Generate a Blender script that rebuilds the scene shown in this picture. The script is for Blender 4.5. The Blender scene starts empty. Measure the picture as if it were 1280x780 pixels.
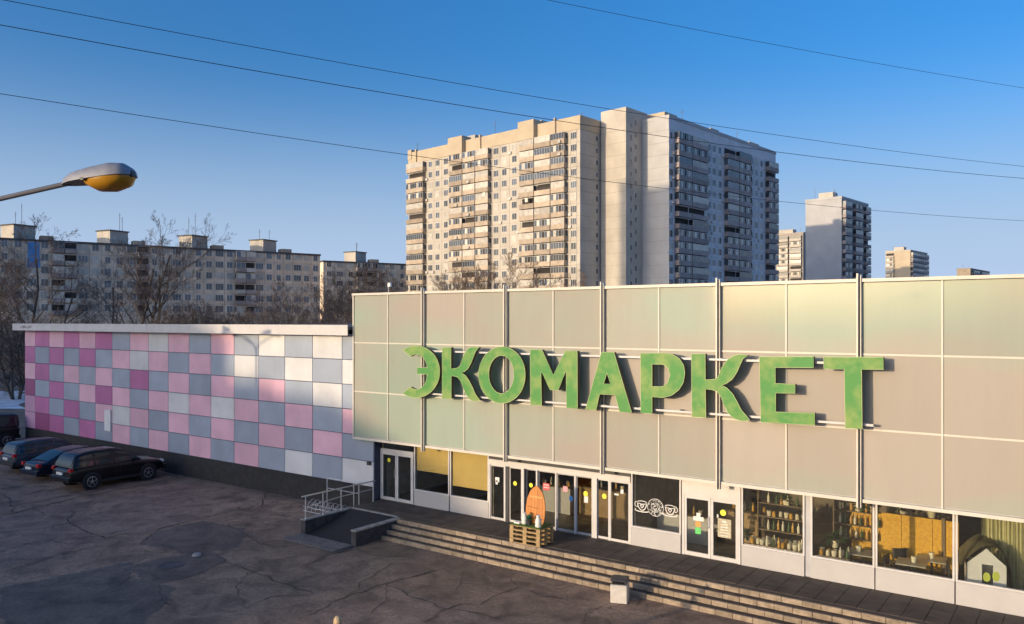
import bpy, bmesh, math, random
from mathutils import Vector, Matrix, Euler, noise
from mathutils.geometry import tessellate_polygon
R = math.radians
rnd = random.Random(7)
SC = bpy.context.scene
COL = SC.collection

# ------------------------------------------------------------------ camera, world, sun
YAW = 36.03
S, C = math.sin(R(YAW)), math.cos(R(YAW))
CZ = 7.88                      # eye height above the car park
cam_d = bpy.data.cameras.new('camera')
cam = bpy.data.objects.new('camera', cam_d); COL.objects.link(cam)
cam_d.sensor_width = 36.0; cam_d.lens = 28.125
cam_d.shift_y = 11 / 1280
cam_d.clip_start = 0.1; cam_d.clip_end = 6000
cam.location = (0, 0, CZ); cam.rotation_euler = (R(90), 0, R(YAW))
SC.camera = cam

SUN_EL = 7.3
SUN_K = 0.36                   # metres to the right per metre towards the building
hd = math.hypot(SUN_K, 1)
LD = Vector((SUN_K / hd * math.cos(R(SUN_EL)), 1 / hd * math.cos(R(SUN_EL)), -math.sin(R(SUN_EL))))
sun_d = bpy.data.lights.new('sun', 'SUN')
sun_d.energy = 2.0; sun_d.angle = R(0.53); sun_d.color = (0.80, 0.61, 0.39)
sun = bpy.data.objects.new('sun', sun_d); COL.objects.link(sun)
sun.rotation_euler = LD.to_track_quat('-Z', 'Y').to_euler(); sun.location = (-60, -60, 60)

world = bpy.data.worlds.new('World'); SC.world = world
world.use_nodes = True
wn = world.node_tree.nodes; wl = world.node_tree.links
sky = wn.new('ShaderNodeTexSky'); sky.sky_type = 'NISHITA'; sky.sun_disc = False
sky.sun_elevation = R(SUN_EL)
sky.sun_rotation = math.atan2(-LD.x, -LD.y)      # compass angle of the sun from +Y
sky.altitude = 150; sky.air_density = 0.9; sky.dust_density = 5.0; sky.ozone_density = 3.6
# the same winter sky all round: a little pale haze low over the horizon
tc = wn.new('ShaderNodeTexCoord'); sx = wn.new('ShaderNodeSeparateXYZ'); wl.new(tc.outputs['Generated'], sx.inputs[0])
mr = wn.new('ShaderNodeMapRange'); mr.interpolation_type = 'SMOOTHERSTEP'
mr.inputs['From Min'].default_value = -0.02; mr.inputs['From Max'].default_value = 0.34
mr.inputs['To Min'].default_value = 1.0; mr.inputs['To Max'].default_value = 0.0
wl.new(sx.outputs['Z'], mr.inputs['Value'])
tint = wn.new('ShaderNodeHueSaturation'); tint.inputs['Saturation'].default_value = 1.18
t2 = wn.new('ShaderNodeMixRGB'); t2.blend_type = 'MULTIPLY'; t2.inputs[0].default_value = 1; t2.inputs[2].default_value = (1.0,0.975,1.01,1)
wl.new(sky.outputs[0], t2.inputs[1]); wl.new(t2.outputs[0], tint.inputs['Color'])
hz = wn.new('ShaderNodeMixRGB'); hz.blend_type = 'LIGHTEN'; hz.inputs[2].default_value = (1.44,1.88,2.62,1)
wl.new(mr.outputs[0], hz.inputs[0]); wl.new(tint.outputs[0], hz.inputs[1])
wl.new(hz.outputs[0], wn['Background'].inputs[0])
wn['Background'].inputs[1].default_value = 0.15
SC.view_settings.view_transform = 'Standard'; SC.view_settings.look = 'None'
SC.view_settings.exposure = 1.15; SC.view_settings.gamma = 1.0
SC.cycles.max_bounces = 8; SC.cycles.transparent_max_bounces = 24
SC.cycles.caustics_reflective = False; SC.cycles.caustics_refractive = False
SC.cycles.use_denoising = True

# ------------------------------------------------------------------ helpers
def ray(px):
    u = (px - 640) / 1000.0
    return -S + u * C, C + u * S
def at_Y(px, py, Y):
    dx, dy = ray(px); t = Y / dy
    return Vector((t * dx, Y, CZ - (py - 401) * t / 1000))
def at_t(px, py, t):
    dx, dy = ray(px)
    return Vector((t * dx, t * dy, CZ - (py - 401) * t / 1000))
def at_Z(px, py, Z):
    return at_t(px, py, (CZ - Z) * 1000 / (py - 401))
def XY(px, Y):
    dx, dy = ray(px); return Y * dx / dy

def wloc(o):
    v = Vector((0, 0, 0))
    while o is not None:
        v += o.location; o = o.parent
    return v

class MB:
    def __init__(s): s.v = []; s.f = []; s.m = []; s.mi = 0
    def add(s, vs, fs):
        b = len(s.v); s.v += [tuple(p) for p in vs]
        for f in fs: s.f.append([b + i for i in f]); s.m.append(s.mi)
        return s
    def box(s, x0, y0, z0, x1, y1, z1):
        if x0 > x1: x0, x1 = x1, x0
        if y0 > y1: y0, y1 = y1, y0
        if z0 > z1: z0, z1 = z1, z0
        return s.add([(x0,y0,z0),(x1,y0,z0),(x1,y1,z0),(x0,y1,z0),(x0,y0,z1),(x1,y0,z1),(x1,y1,z1),(x0,y1,z1)],
                     [(0,3,2,1),(4,5,6,7),(0,1,5,4),(1,2,6,5),(2,3,7,6),(3,0,4,7)])
    def cbox(s, x0, y0, z0, x1, y1, z1, b):
        # box with chamfered vertical and top edges
        i = [(x0+b,y0),(x1-b,y0),(x1,y0+b),(x1,y1-b),(x1-b,y1),(x0+b,y1),(x0,y1-b),(x0,y0+b)]
        cx, cy = (x0+x1)/2, (y0+y1)/2
        sx = 1 - 2*b/abs(x1-x0); sy = 1 - 2*b/abs(y1-y0)
        vs = [(x,y,z0) for x,y in i] + [(x,y,z1-b) for x,y in i] + [(cx+(x-cx)*sx, cy+(y-cy)*sy, z1) for x,y in i]
        fs = [tuple(range(7,-1,-1)), tuple(range(16,24))]
        for k in range(8):
            n = (k+1) % 8
            fs += [(k,n,8+n,8+k),(8+k,8+n,16+n,16+k)]
        return s.add(vs, fs)
    def obox(s, c, sz, M):
        h = [a/2 for a in sz]; vs = []
        for z in (-1,1):
            for x,y in ((-1,-1),(1,-1),(1,1),(-1,1)):
                vs.append(Vector(c) + M @ Vector((x*h[0],y*h[1],z*h[2])))
        return s.add(vs, [(0,3,2,1),(4,5,6,7),(0,1,5,4),(1,2,6,5),(2,3,7,6),(3,0,4,7)])
    def bar(s, p0, p1, w, h):
        p0 = Vector(p0); p1 = Vector(p1); d = p1 - p0
        return s.obox((p0+p1)/2, (w, h, d.length), d.to_track_quat('Z','Y').to_matrix())
    def quad(s, *p): return s.add(p, [tuple(range(len(p)))])
    def path(s, pts, rad, n=6, cap=True):
        pts = [Vector(p) for p in pts]; k = len(pts); vs = []; fs = []
        if not hasattr(rad, '__len__'): rad = [rad]*k
        ref = None
        for i, p in enumerate(pts):
            d = (pts[min(i+1,k-1)] - pts[max(i-1,0)])
            if d.length < 1e-9: d = Vector((0,0,1))
            d.normalize()
            if ref is None: ref = d.orthogonal().normalized()
            a = (ref - d*ref.dot(d))
            if a.length < 1e-5: a = d.orthogonal()
            a.normalize(); ref = a; b = d.cross(a)
            for j in range(n):
                an = 2*math.pi*j/n
                vs.append(p + (a*math.cos(an) + b*math.sin(an))*rad[i])
        for i in range(k-1):
            for j in range(n):
                q = (j+1) % n
                fs.append((i*n+j, i*n+q, (i+1)*n+q, (i+1)*n+j))
        if cap: fs += [tuple(range(n-1,-1,-1)), tuple((k-1)*n+j for j in range(n))]
        return s.add(vs, fs)
    def lathe(s, prof, n, c=(0,0,0), M=None, cap=True):
        c = Vector(c); vs = []; fs = []; k = len(prof)
        for r, z in prof:
            for j in range(n):
                a = 2*math.pi*j/n
                p = Vector((r*math.cos(a), r*math.sin(a), z))
                vs.append(c + (M @ p if M else p))
        for i in range(k-1):
            for j in range(n):
                q = (j+1) % n
                fs.append((i*n+j, i*n+q, (i+1)*n+q, (i+1)*n+j))
        if cap: fs += [tuple(range(n-1,-1,-1)), tuple((k-1)*n+j for j in range(n))]
        return s.add(vs, fs)
    def prism(s, loops, fn, d0, d1, side_mi=None):
        """loops[0] outline, the rest holes, 2D; fn(a,b,c)->xyz; d0 front, d1 back"""
        flat = [p for l in loops for p in l]
        tris = tessellate_polygon([[Vector((a,b,0)) for a,b in l] for l in loops])
        n = len(flat)
        vs = [fn(a,b,d0) for a,b in flat] + [fn(a,b,d1) for a,b in flat]
        s.add(vs, [tuple(t) for t in tris] + [tuple(n+i for i in reversed(t)) for t in tris])
        old = s.mi
        if side_mi is not None: s.mi = side_mi
        b0 = 0
        for l in loops:
            k = len(l)
            s.add([fn(a,b,d0) for a,b in l] + [fn(a,b,d1) for a,b in l],
                  [(i,(i+1)%k,k+(i+1)%k,k+i) for i in range(k)])
        s.mi = old
        return s
    def mesh(s, name, mats, smooth=False, fix=True, sharp=35):
        me = bpy.data.meshes.new(name)
        me.from_pydata(s.v, [], s.f)
        if not isinstance(mats, (list, tuple)): mats = [mats]
        for m in mats: me.materials.append(m)
        me.polygons.foreach_set('material_index', s.m)
        if fix:
            bm = bmesh.new(); bm.from_mesh(me)
            bmesh.ops.recalc_face_normals(bm, faces=bm.faces)
            bm.to_mesh(me); bm.free()
        if smooth:
            me.polygons.foreach_set('use_smooth', [True]*len(me.polygons))
            me.set_sharp_from_angle(angle=R(sharp))
        me.update()
        return me
    def build(s, name, mats, parent=None, smooth=False, rel=True, fix=True, sharp=35):
        """rel: vertices are world coordinates (unrotated parents)"""
        if parent is not None and rel:
            L = wloc(parent); s.v = [(x-L.x, y-L.y, z-L.z) for x,y,z in s.v]
        return put(name, s.mesh(name, mats, smooth, fix, sharp), parent)

def put(name, me, parent=None, loc=(0,0,0), rot=(0,0,0), rel=False):
    o = bpy.data.objects.new(name, me); COL.objects.link(o)
    if parent is not None:
        o.parent = parent
        if rel: loc = Vector(loc) - wloc(parent)
    o.location = loc; o.rotation_euler = rot
    return o
def tag(o, label=None, cat=None, group=None, kind=None):
    if label: o['label'] = label
    if cat: o['category'] = cat
    if group: o['group'] = group
    if kind: o['kind'] = kind
    return o
def thing(name, label, cat, loc=(0,0,0), rz=0, group=None):
    o = bpy.data.objects.new(name, None); COL.objects.link(o)
    o.empty_display_size = 0.3
    o.location = loc; o.rotation_euler = (0,0,rz)
    return tag(o, label, cat, group)
def dup(root, loc, rz=None, label=None, group=None, scale=None):
    def cp(o, par):
        c = o.copy(); COL.objects.link(c)
        if par is not None: c.parent = par
        for ch in kids.get(o.name, []): cp(ch, c)
        return c
    kids = {}
    def walk(o):
        kids[o.name] = list(o.children)
        for ch in o.children: walk(ch)
    walk(root)
    r = cp(root, None); r.location = loc
    if rz is not None: r.rotation_euler[2] = rz
    if scale: r.scale = scale if hasattr(scale,'__len__') else (scale,)*3
    if label: r['label'] = label
    if group: r['group'] = group
    return r

# ------------------------------------------------------------------ materials
def _n(nt, t, **kw):
    n = nt.nodes.new(t)
    for k, v in kw.items():
        if k in n.inputs: n.inputs[k].default_value = v
        else: setattr(n, k, v)
    return n
def mat(name, col, rough=0.6, metal=0.0, var=0.12, scale=3.0, bump=0.0, bscale=40.0, rand=0.0, spec=0.5,
        coat=0.0, col2=None, ramp=(0.35,0.65), detail=6, coord='pos', stretch=None):
    m = bpy.data.materials.new(name); m.use_nodes = True
    nt = m.node_tree; b = nt.nodes['Principled BSDF']
    b.inputs['Roughness'].default_value = rough; b.inputs['Metallic'].default_value = metal
    b.inputs['Specular IOR Level'].default_value = spec
    b.inputs['Coat Weight'].default_value = coat; b.inputs['Coat Roughness'].default_value = 0.06
    if coord == 'pos': src = nt.nodes.new('ShaderNodeNewGeometry').outputs['Position']
    else: src = nt.nodes.new('ShaderNodeTexCoord').outputs['Object']
    if stretch:
        mp = nt.nodes.new('ShaderNodeMapping'); mp.inputs['Scale'].default_value = stretch
        nt.links.new(src, mp.inputs[0]); src = mp.outputs[0]
    no = _n(nt, 'ShaderNodeTexNoise', Scale=scale, Detail=detail, Roughness=0.6)
    nt.links.new(src, no.inputs['Vector'])
    cr = nt.nodes.new('ShaderNodeValToRGB')
    c2 = col2 or tuple(c*(1-var) for c in col); c1 = col if col2 else tuple(min(1,c*(1+var*0.6)) for c in col)
    cr.color_ramp.elements[0].position = ramp[0]; cr.color_ramp.elements[1].position = ramp[1]
    cr.color_ramp.elements[0].color = (*c2,1); cr.color_ramp.elements[1].color = (*c1,1)
    nt.links.new(no.outputs['Fac'], cr.inputs[0]); out = cr.outputs[0]
    if rand:
        oi = nt.nodes.new('ShaderNodeObjectInfo')
        mr = _n(nt, 'ShaderNodeMapRange'); mr.inputs['To Min'].default_value = 1-rand; mr.inputs['To Max'].default_value = 1+rand*0.6
        nt.links.new(oi.outputs['Random'], mr.inputs['Value'])
        hs = nt.nodes.new('ShaderNodeHueSaturation'); nt.links.new(mr.outputs[0], hs.inputs['Value'])
        nt.links.new(out, hs.inputs['Color']); out = hs.outputs[0]
    nt.links.new(out, b.inputs['Base Color'])
    if bump:
        n2 = _n(nt, 'ShaderNodeTexNoise', Scale=bscale, Detail=5)
        nt.links.new(src, n2.inputs['Vector'])
        bp = _n(nt, 'ShaderNodeBump', Strength=bump, Distance=0.02)
        nt.links.new(n2.outputs['Fac'], bp.inputs['Height']); nt.links.new(bp.outputs[0], b.inputs['Normal'])
    return m
def glass_mat(name, tint=(0.8,0.85,0.85), refl=1.0, rough=0.02):
    """thin pane: see-through straight on, mirror-like at a slant"""
    m = bpy.data.materials.new(name); m.use_nodes = True
    nt = m.node_tree; nt.nodes.remove(nt.nodes['Principled BSDF'])
    tr = _n(nt, 'ShaderNodeBsdfTransparent', Color=(*tint,1))
    gl = _n(nt, 'ShaderNodeBsdfGlossy', Color=(refl,refl,refl,1), Roughness=rough)
    lw = nt.nodes.new('ShaderNodeLayerWeight'); lw.inputs['Blend'].default_value = 0.5
    pw = _n(nt, 'ShaderNodeMath', operation='POWER'); pw.inputs[1].default_value = 4.0
    ma = _n(nt, 'ShaderNodeMath', operation='MULTIPLY_ADD'); ma.inputs[1].default_value = 0.9; ma.inputs[2].default_value = 0.055; ma.use_clamp = True
    nt.links.new(lw.outputs['Facing'], pw.inputs[0]); nt.links.new(pw.outputs[0], ma.inputs[0])
    mx = nt.nodes.new('ShaderNodeMixShader')
    nt.links.new(ma.outputs[0], mx.inputs[0]); nt.links.new(tr.outputs[0], mx.inputs[1]); nt.links.new(gl.outputs[0], mx.inputs[2])
    nt.links.new(mx.outputs[0], nt.nodes['Material Output'].inputs[0])
    return m

M = {}
M['white_alu'] = mat('white_alu', (0.60,0.58,0.56), 0.4, var=0.08, scale=2)
M['sill'] = mat('sill_panel', (0.47,0.455,0.445), 0.45, var=0.07, scale=1.2, rand=0.04)
M['frame_grey'] = mat('frame_grey', (0.42,0.42,0.44), 0.45, var=0.1)
M['dark_metal'] = mat('dark_metal', (0.035,0.037,0.045), 0.5, var=0.2)
M['dark_blue'] = mat('dark_blue_panel', (0.06,0.07,0.11), 0.5, var=0.2)
M['fascia'] = mat('fascia_metal', (0.60,0.58,0.57), 0.45, var=0.08, scale=1.5)
M['plinth'] = mat('dark_plinth', (0.022,0.022,0.025), 0.75, var=0.35, scale=4, bump=0.2)
M['roof'] = mat('roof_felt', (0.10,0.10,0.11), 0.9, var=0.3)
M['concrete'] = mat('concrete', (0.30,0.29,0.28), 0.85, var=0.3, scale=5, bump=0.25)
M['dark_concrete'] = mat('dark_concrete', (0.055,0.055,0.06), 0.85, var=0.35, scale=5, bump=0.3)
M['rubber'] = mat('dark_rubber_mat', (0.016,0.017,0.02), 0.8, var=0.3, scale=8, bump=0.2)  # shade between the kerb walls painted into the ramp colour
M['steel'] = mat('stainless_steel', (0.55,0.55,0.56), 0.28, metal=0.9, var=0.08)
M['white_tube'] = mat('pale_tube', (0.62,0.62,0.62), 0.35, metal=0.4, var=0.08)
M['stone'] = mat('step_stone', (0.40,0.315,0.225), 0.85, col2=(0.24,0.185,0.13), scale=5, bump=0.5, bscale=60, rand=0.22)
M['tread'] = mat('tread_stone', (0.10,0.075,0.058), 0.85, var=0.35, scale=6, bump=0.4, rand=0.12)  # treads' dimness under the low sun painted in as darker stone
M['paving'] = mat('terrace_paving', (0.085,0.066,0.052), 0.8, var=0.35, scale=2.2, bump=0.3, rand=0.12)
M['yellow_blind'] = mat('yellow_blind', (0.72,0.50,0.16), 0.8, var=0.06, scale=1.5)
M['glass'] = glass_mat('shop_glass', (0.91,0.92,0.89))
M['car_glass'] = mat('car_glass', (0.012,0.014,0.016), 0.05, var=0.1, spec=0.7)
M['far_glass'] = mat('far_window_glass', (0.08,0.10,0.13), 0.08, var=0.4, scale=0.15, rand=0.6, spec=0.8)
M['black_rubber'] = mat('tyre_rubber', (0.015,0.015,0.016), 0.85, var=0.2)
M['alloy'] = mat('wheel_alloy', (0.55,0.56,0.58), 0.3, metal=0.8, var=0.1)
M['wood_pallet'] = mat('pallet_wood', (0.50,0.35,0.17), 0.8, col2=(0.33,0.22,0.10), scale=4, stretch=(1,6,6), rand=0.2, bump=0.3)
M['orange_wood'] = mat('orange_board', (0.62,0.23,0.035), 0.5, col2=(0.47,0.15,0.02), scale=3, stretch=(9,9,1.2), rand=0.14)
M['turf'] = mat('green_turf', (0.10,0.17,0.03), 0.95, var=0.5, scale=30, bump=1.0, bscale=120)
M['white_plastic'] = mat('white_plastic', (0.75,0.75,0.73), 0.4, var=0.05)
M['snow'] = mat('old_snow', (0.70,0.73,0.78), 0.8, var=0.25, scale=0.6, bump=0.4, bscale=3)

# ------------------------------------------------------------------ the ground
def asphalt(name, base, dark, patchy=1.0):
    m = bpy.data.materials.new(name); m.use_nodes = True
    nt = m.node_tree; b = nt.nodes['Principled BSDF']
    g = nt.nodes.new('ShaderNodeNewGeometry')
    big = _n(nt, 'ShaderNodeTexNoise', Scale=0.16, Detail=8, Roughness=0.62, Distortion=0.6)
    med = _n(nt, 'ShaderNodeTexNoise', Scale=0.9, Detail=8, Roughness=0.7, Distortion=0.8)
    fine = _n(nt, 'ShaderNodeTexNoise', Scale=9, Detail=9, Roughness=0.85)
    for n in (big, med, fine): nt.links.new(g.outputs['Position'], n.inputs['Vector'])
    cr = nt.nodes.new('ShaderNodeValToRGB'); e = cr.color_ramp.elements
    e[0].position = 0.34; e[0].color = (*dark,1); e[1].position = 0.62; e[1].color = (*base,1)
    nt.links.new(big.outputs['Fac'], cr.inputs[0])
    c2 = nt.nodes.new('ShaderNodeValToRGB'); e = c2.color_ramp.elements
    e[0].position = 0.33; e[0].color = (0.42,0.40,0.40,1); e[1].position = 0.60; e[1].color = (1.12,1.1,1.08,1)
    nt.links.new(med.outputs['Fac'], c2.inputs[0])
    c3 = nt.nodes.new('ShaderNodeValToRGB'); e = c3.color_ramp.elements
    e[0].position = 0.33; e[0].color = (0.55,0.54,0.53,1); e[1].position = 0.66; e[1].color = (1.35,1.32,1.28,1)
    nt.links.new(fine.outputs['Fac'], c3.inputs[0])
    m1 = _n(nt, 'ShaderNodeMixRGB', blend_type='MULTIPLY'); m1.inputs[0].default_value = patchy
    nt.links.new(cr.outputs[0], m1.inputs[1]); nt.links.new(c2.outputs[0], m1.inputs[2])
    m2 = _n(nt, 'ShaderNodeMixRGB', blend_type='MULTIPLY'); m2.inputs[0].default_value = 1
    nt.links.new(m1.outputs[0], m2.inputs[1]); nt.links.new(c3.outputs[0], m2.inputs[2])
    # crazing: thin distorted cell edges, only in some areas
    wob = _n(nt, 'ShaderNodeTexNoise', Scale=0.8, Detail=5)
    nt.links.new(g.outputs['Position'], wob.inputs['Vector'])
    ad = _n(nt, 'ShaderNodeVectorMath', operation='MULTIPLY_ADD'); ad.inputs[1].default_value = (1.6,1.6,0)
    nt.links.new(wob.outputs['Color'], ad.inputs[0]); nt.links.new(g.outputs['Position'], ad.inputs[2])
    vo = _n(nt, 'ShaderNodeTexVoronoi', feature='DISTANCE_TO_EDGE', Scale=1.3)
    nt.links.new(ad.outputs[0], vo.inputs['Vector'])
    lt = nt.nodes.new('ShaderNodeMapRange'); lt.inputs['From Max'].default_value = 0.022; lt.inputs['To Min'].default_value = 0.4
    nt.links.new(vo.outputs['Distance'], lt.inputs['Value'])
    msk = nt.nodes.new('ShaderNodeMapRange'); msk.inputs['From Min'].default_value = 0.5; msk.inputs['From Max'].default_value = 0.62
    nt.links.new(big.outputs['Fac'], msk.inputs['Value'])
    m3 = _n(nt, 'ShaderNodeMixRGB', blend_type='MULTIPLY')
    nt.links.new(msk.outputs[0], m3.inputs[0]); nt.links.new(m2.outputs[0], m3.inputs[1]); nt.links.new(lt.outputs[0], m3.inputs[2])
    st = _n(nt, 'ShaderNodeTexNoise', Scale=0.55, Detail=3, Distortion=0.4); sm_ = nt.nodes.new('ShaderNodeMapping'); sm_.inputs['Location'].default_value = (31,7,0)
    nt.links.new(g.outputs['Position'], sm_.inputs[0]); nt.links.new(sm_.outputs[0], st.inputs['Vector'])
    sr = nt.nodes.new('ShaderNodeMapRange'); sr.inputs['From Min'].default_value = 0.60; sr.inputs['From Max'].default_value = 0.70; sr.inputs['To Min'].default_value = 1.0; sr.inputs['To Max'].default_value = 0.55
    nt.links.new(st.outputs['Fac'], sr.inputs['Value'])
    m4 = _n(nt, 'ShaderNodeMixRGB', blend_type='MULTIPLY'); m4.inputs[0].default_value = 1
    nt.links.new(m3.outputs[0], m4.inputs[1]); nt.links.new(sr.outputs[0], m4.inputs[2])
    nt.links.new(m4.outputs[0], b.inputs['Base Color'])
    rr = nt.nodes.new('ShaderNodeMapRange'); rr.inputs['To Min'].default_value = 0.65; rr.inputs['To Max'].default_value = 0.95
    nt.links.new(med.outputs['Fac'], rr.inputs['Value']); nt.links.new(rr.outputs[0], b.inputs['Roughness'])
    bp = _n(nt, 'ShaderNodeBump', Strength=0.6, Distance=0.03)
    ma = _n(nt, 'ShaderNodeMath', operation='MULTIPLY_ADD'); ma.inputs[1].default_value = 0.5
    nt.links.new(fine.outputs['Fac'], ma.inputs[0]); nt.links.new(med.outputs['Fac'], ma.inputs[2])
    nt.links.new(ma.outputs[0], bp.inputs['Height']); nt.links.new(bp.outputs[0], b.inputs['Normal'])
    return m
M['asphalt'] = asphalt('asphalt', (0.32,0.225,0.165), (0.185,0.135,0.105))
M['asphalt_dark'] = asphalt('asphalt_dark', (0.165,0.132,0.115), (0.115,0.093,0.083), 0.9)
M['asphalt_pale'] = asphalt('asphalt_pale', (0.31,0.22,0.172), (0.22,0.16,0.13), 0.9)
M['crack'] = mat('crack_dirt', (0.080,0.063,0.053), 0.95, var=0.4, scale=6)

g = MB()
N = 12; xs = [-2600 + 5200*i/N for i in range(N+1)]
g.add([(x, y, 0) for y in xs for x in xs], [(j*(N+1)+i, j*(N+1)+i+1, (j+1)*(N+1)+i+1, (j+1)*(N+1)+i) for j in range(N) for i in range(N)])
tag(g.build('ground', M['asphalt'], fix=False), kind='structure')

def zpx(ox, oy, sc, pts): return [(ox + x/sc, oy + y/sc) for x, y in pts]
def rough_poly(pts, amp, step):
    out = []; n = len(pts)
    for i in range(n):
        a, b = pts[i], pts[(i+1) % n]; L = (b-a).length; k = max(1, int(L/step))
        d = (b-a); nrm = Vector((-d.y, d.x, 0)).normalized()
        for j in range(k):
            p = a + d*j/k
            out.append(p + nrm*amp*(noise.noise(p*1.1)*1.8+noise.noise(p*4.3)*.7))
    return out
def patch(name, px, m, z, amp=0.12):
    pts = rough_poly([at_Z(x, y, 0) for x, y in px], amp, 0.18)
    b = MB(); tr = tessellate_polygon([[Vector((p.x,p.y,0)) for p in pts]])
    b.add([(p.x,p.y,z) for p in pts], [tuple(t) for t in tr])
    o = b.build(name, m)
    for p in o.data.polygons:
        if p.normal.z < 0: p.flip()
    return tag(o, kind='structure')
patch('asphalt_patch', zpx(0,560,3.2,[(510,480),(640,440),(860,415),(905,450),(830,490),(640,545),(560,520)]), M['asphalt_dark'], 0.008)
patch('asphalt_patch', zpx(0,560,3.2,[(555,385),(640,330),(820,290),(990,320),(960,400),(780,425)]), M['asphalt_dark'], 0.004)
patch('asphalt_patch', zpx(0,560,3.2,[(300,255),(560,170),(760,125),(1070,158),(1030,232),(820,275),(640,325),(540,345),(330,330)]), M['asphalt_pale'], 0.004)
patch('asphalt_patch', zpx(0,560,3.2,[(0,280),(300,215),(270,290),(320,330),(420,380),(200,435),(0,480)]), M['asphalt_pale'], 0.006)
patch('asphalt_patch', zpx(380,620,3.2,[(60,455),(330,350),(450,395),(700,470),(820,520),(300,560),(0,520)]), M['asphalt_pale'], 0.004)
patch('asphalt_patch', zpx(0,560,3.2,[(0,560),(380,485),(520,455),(520,520),(700,560),(500,800),(0,800)]), M['asphalt_dark'], 0.006)

cr = MB()
def crack(px, w, z=0.012, seed=0):
    r = random.Random(seed)
    pts = [at_Z(x, y, 0) for x, y in px]; full = []
    for a, b in zip(pts[:-1], pts[1:]):
        k = max(2, int((b-a).length/0.22)); d = b-a; nrm = Vector((-d.y,d.x,0)).normalized()
        for j in range(k):
            p = a + d*j/k; full.append(p + nrm*(0.16*noise.noise(p*2.3) + 0.05*noise.noise(p*9)))
    full.append(pts[-1]); vs = []; fs = []
    for i, p in enumerate(full):
        d = (full[min(i+1,len(full)-1)] - full[max(i-1,0)]); nrm = Vector((-d.y,d.x,0)).normalized()
        ww = w*0.62*(0.35 + 1.3*abs(noise.noise(p*3.1 + Vector((seed,0,0)))))*(0.2 if i in (0,len(full)-1) else 1)
        vs += [(p.x-nrm.x*ww, p.y-nrm.y*ww, z), (p.x+nrm.x*ww, p.y+nrm.y*ww, z)]
        if i: fs.append((2*i-2, 2*i-1, 2*i+1, 2*i))
    cr.add(vs, fs)
CR = [((0,560,3.2),[(0,270),(60,262),(130,240),(220,222),(320,196),(410,182),(480,165),(600,146),(740,120)],.10),
 ((0,560,3.2),[(300,255),(270,290),(320,325),(380,345),(420,362),(520,340)],.06),
 ((0,560,3.2),[(0,412),(80,392),(200,365),(270,385),(420,380)],.05),
 ((0,560,3.2),[(0,500),(200,440),(420,385)],.035),((0,560,3.2),[(560,380),(640,325),(820,275),(1040,232),(1080,160)],.05),
 ((0,560,3.2),[(860,430),(900,455),(1000,490),(1100,530),(1250,585)],.05),
 ((0,560,3.2),[(900,300),(960,330),(1040,380),(1130,400)],.035),((0,560,3.2),[(60,262),(30,200),(0,180)],.05),
 ((0,560,3.2),[(130,240),(190,270),(300,255)],.04),((0,560,3.2),[(640,545),(640,600),(700,640)],.03),
 ((0,560,3.2),[(1000,490),(940,560),(980,640),(1080,600),(1250,585)],.03),
 ((380,620,3.2),[(0,480),(60,455),(180,400),(330,350),(450,320),(560,290)],.05),
 ((380,620,3.2),[(330,350),(420,400),(560,450),(700,470),(800,500)],.05),
 ((380,620,3.2),[(700,440),(760,400),(860,365),(960,400),(1040,415)],.035),((380,620,3.2),[(480,510),(560,460),(630,430),(700,440)],.035),
 ((380,620,3.2),[(600,390),(625,345),(640,300)],.035),((380,620,3.2),[(180,400),(240,340),(370,260)],.03),
 ((380,620,3.2),[(1100,510),(1150,460),(1200,440)],.035),((380,620,3.2),[(260,480),(330,420),(330,350)],.03),
 ((380,620,3.2),[(0,280),(100,235),(200,210)],.05),((380,620,3.2),[(860,365),(820,330),(700,300)],.03)]
for i, (o, p, w) in enumerate(CR): crack(zpx(*o, p), w, 0.012+0.0002*i, i)
tag(cr.build('asphalt_crack', M['crack'], fix=False), kind='structure')
# a worn, barely visible painted line across the bays
wl_ = MB(); lp = [at_Z(x, y, 0) for x, y in zpx(0,560,3.2,[(0,556),(180,526),(380,486),(520,456)])]; rr = random.Random(5)
for a, b_ in zip(lp[:-1], lp[1:]):
    d = (b_-a); n_ = Vector((-d.y,d.x,0)).normalized()*.05; k = int(d.length/.3)
    for j in range(k):
        if rr.random() < .72:
            p, q_ = a+d*(j+rr.uniform(0,.2))/k, a+d*(j+rr.uniform(.75,1))/k; o_ = n_*rr.uniform(.4,1)
            wl_.quad((p.x-o_.x,p.y-o_.y,.0125),(q_.x-o_.x,q_.y-o_.y,.0125),(q_.x+o_.x,q_.y+o_.y,.0125),(p.x+o_.x,p.y+o_.y,.0125))
tag(wl_.build('worn_line', mat('worn_paint', (0.26,0.24,0.23), 0.9, var=0.5, scale=9), fix=False), kind='structure')
# manhole in the dark repair
mh = MB(); c = at_Z(214, 706.5, 0); mh.lathe([(0.40,0.0),(0.40,0.018),(0.33,0.018),(0.33,0.014),(0.0001,0.014)], 20, c)
tag(mh.build('manhole_cover', M['dark_metal']), 'round iron manhole cover in the dark asphalt repair', 'manhole')
# small grey stone/litter beside it
lt = MB(); c = at_Z(246, 695.5, 0); lt.lathe([(0.06,0),(0.17,0.03),(0.13,0.10),(0.03,0.13)], 7, c)
tag(lt.build('stone', M['concrete']), 'small pale stone lying near the manhole on the car park', 'stone')
# snow on the far ground, left of the chequered hall
sb = MB(); pts = rough_poly([at_Z(x,y,0) for x,y in ((-150,491),(34,489),(36,497),(36,511),(-40,513),(-150,509))], 1.0, 2)
sb.add([(p.x,p.y,0.03) for p in pts], [tuple(t) for t in tessellate_polygon([[Vector((p.x,p.y,0)) for p in pts]])])
o = sb.build('snow', M['snow'])
for p in o.data.polygons:
    if p.normal.z < 0: p.flip()
tag(o, kind='structure')

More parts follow.
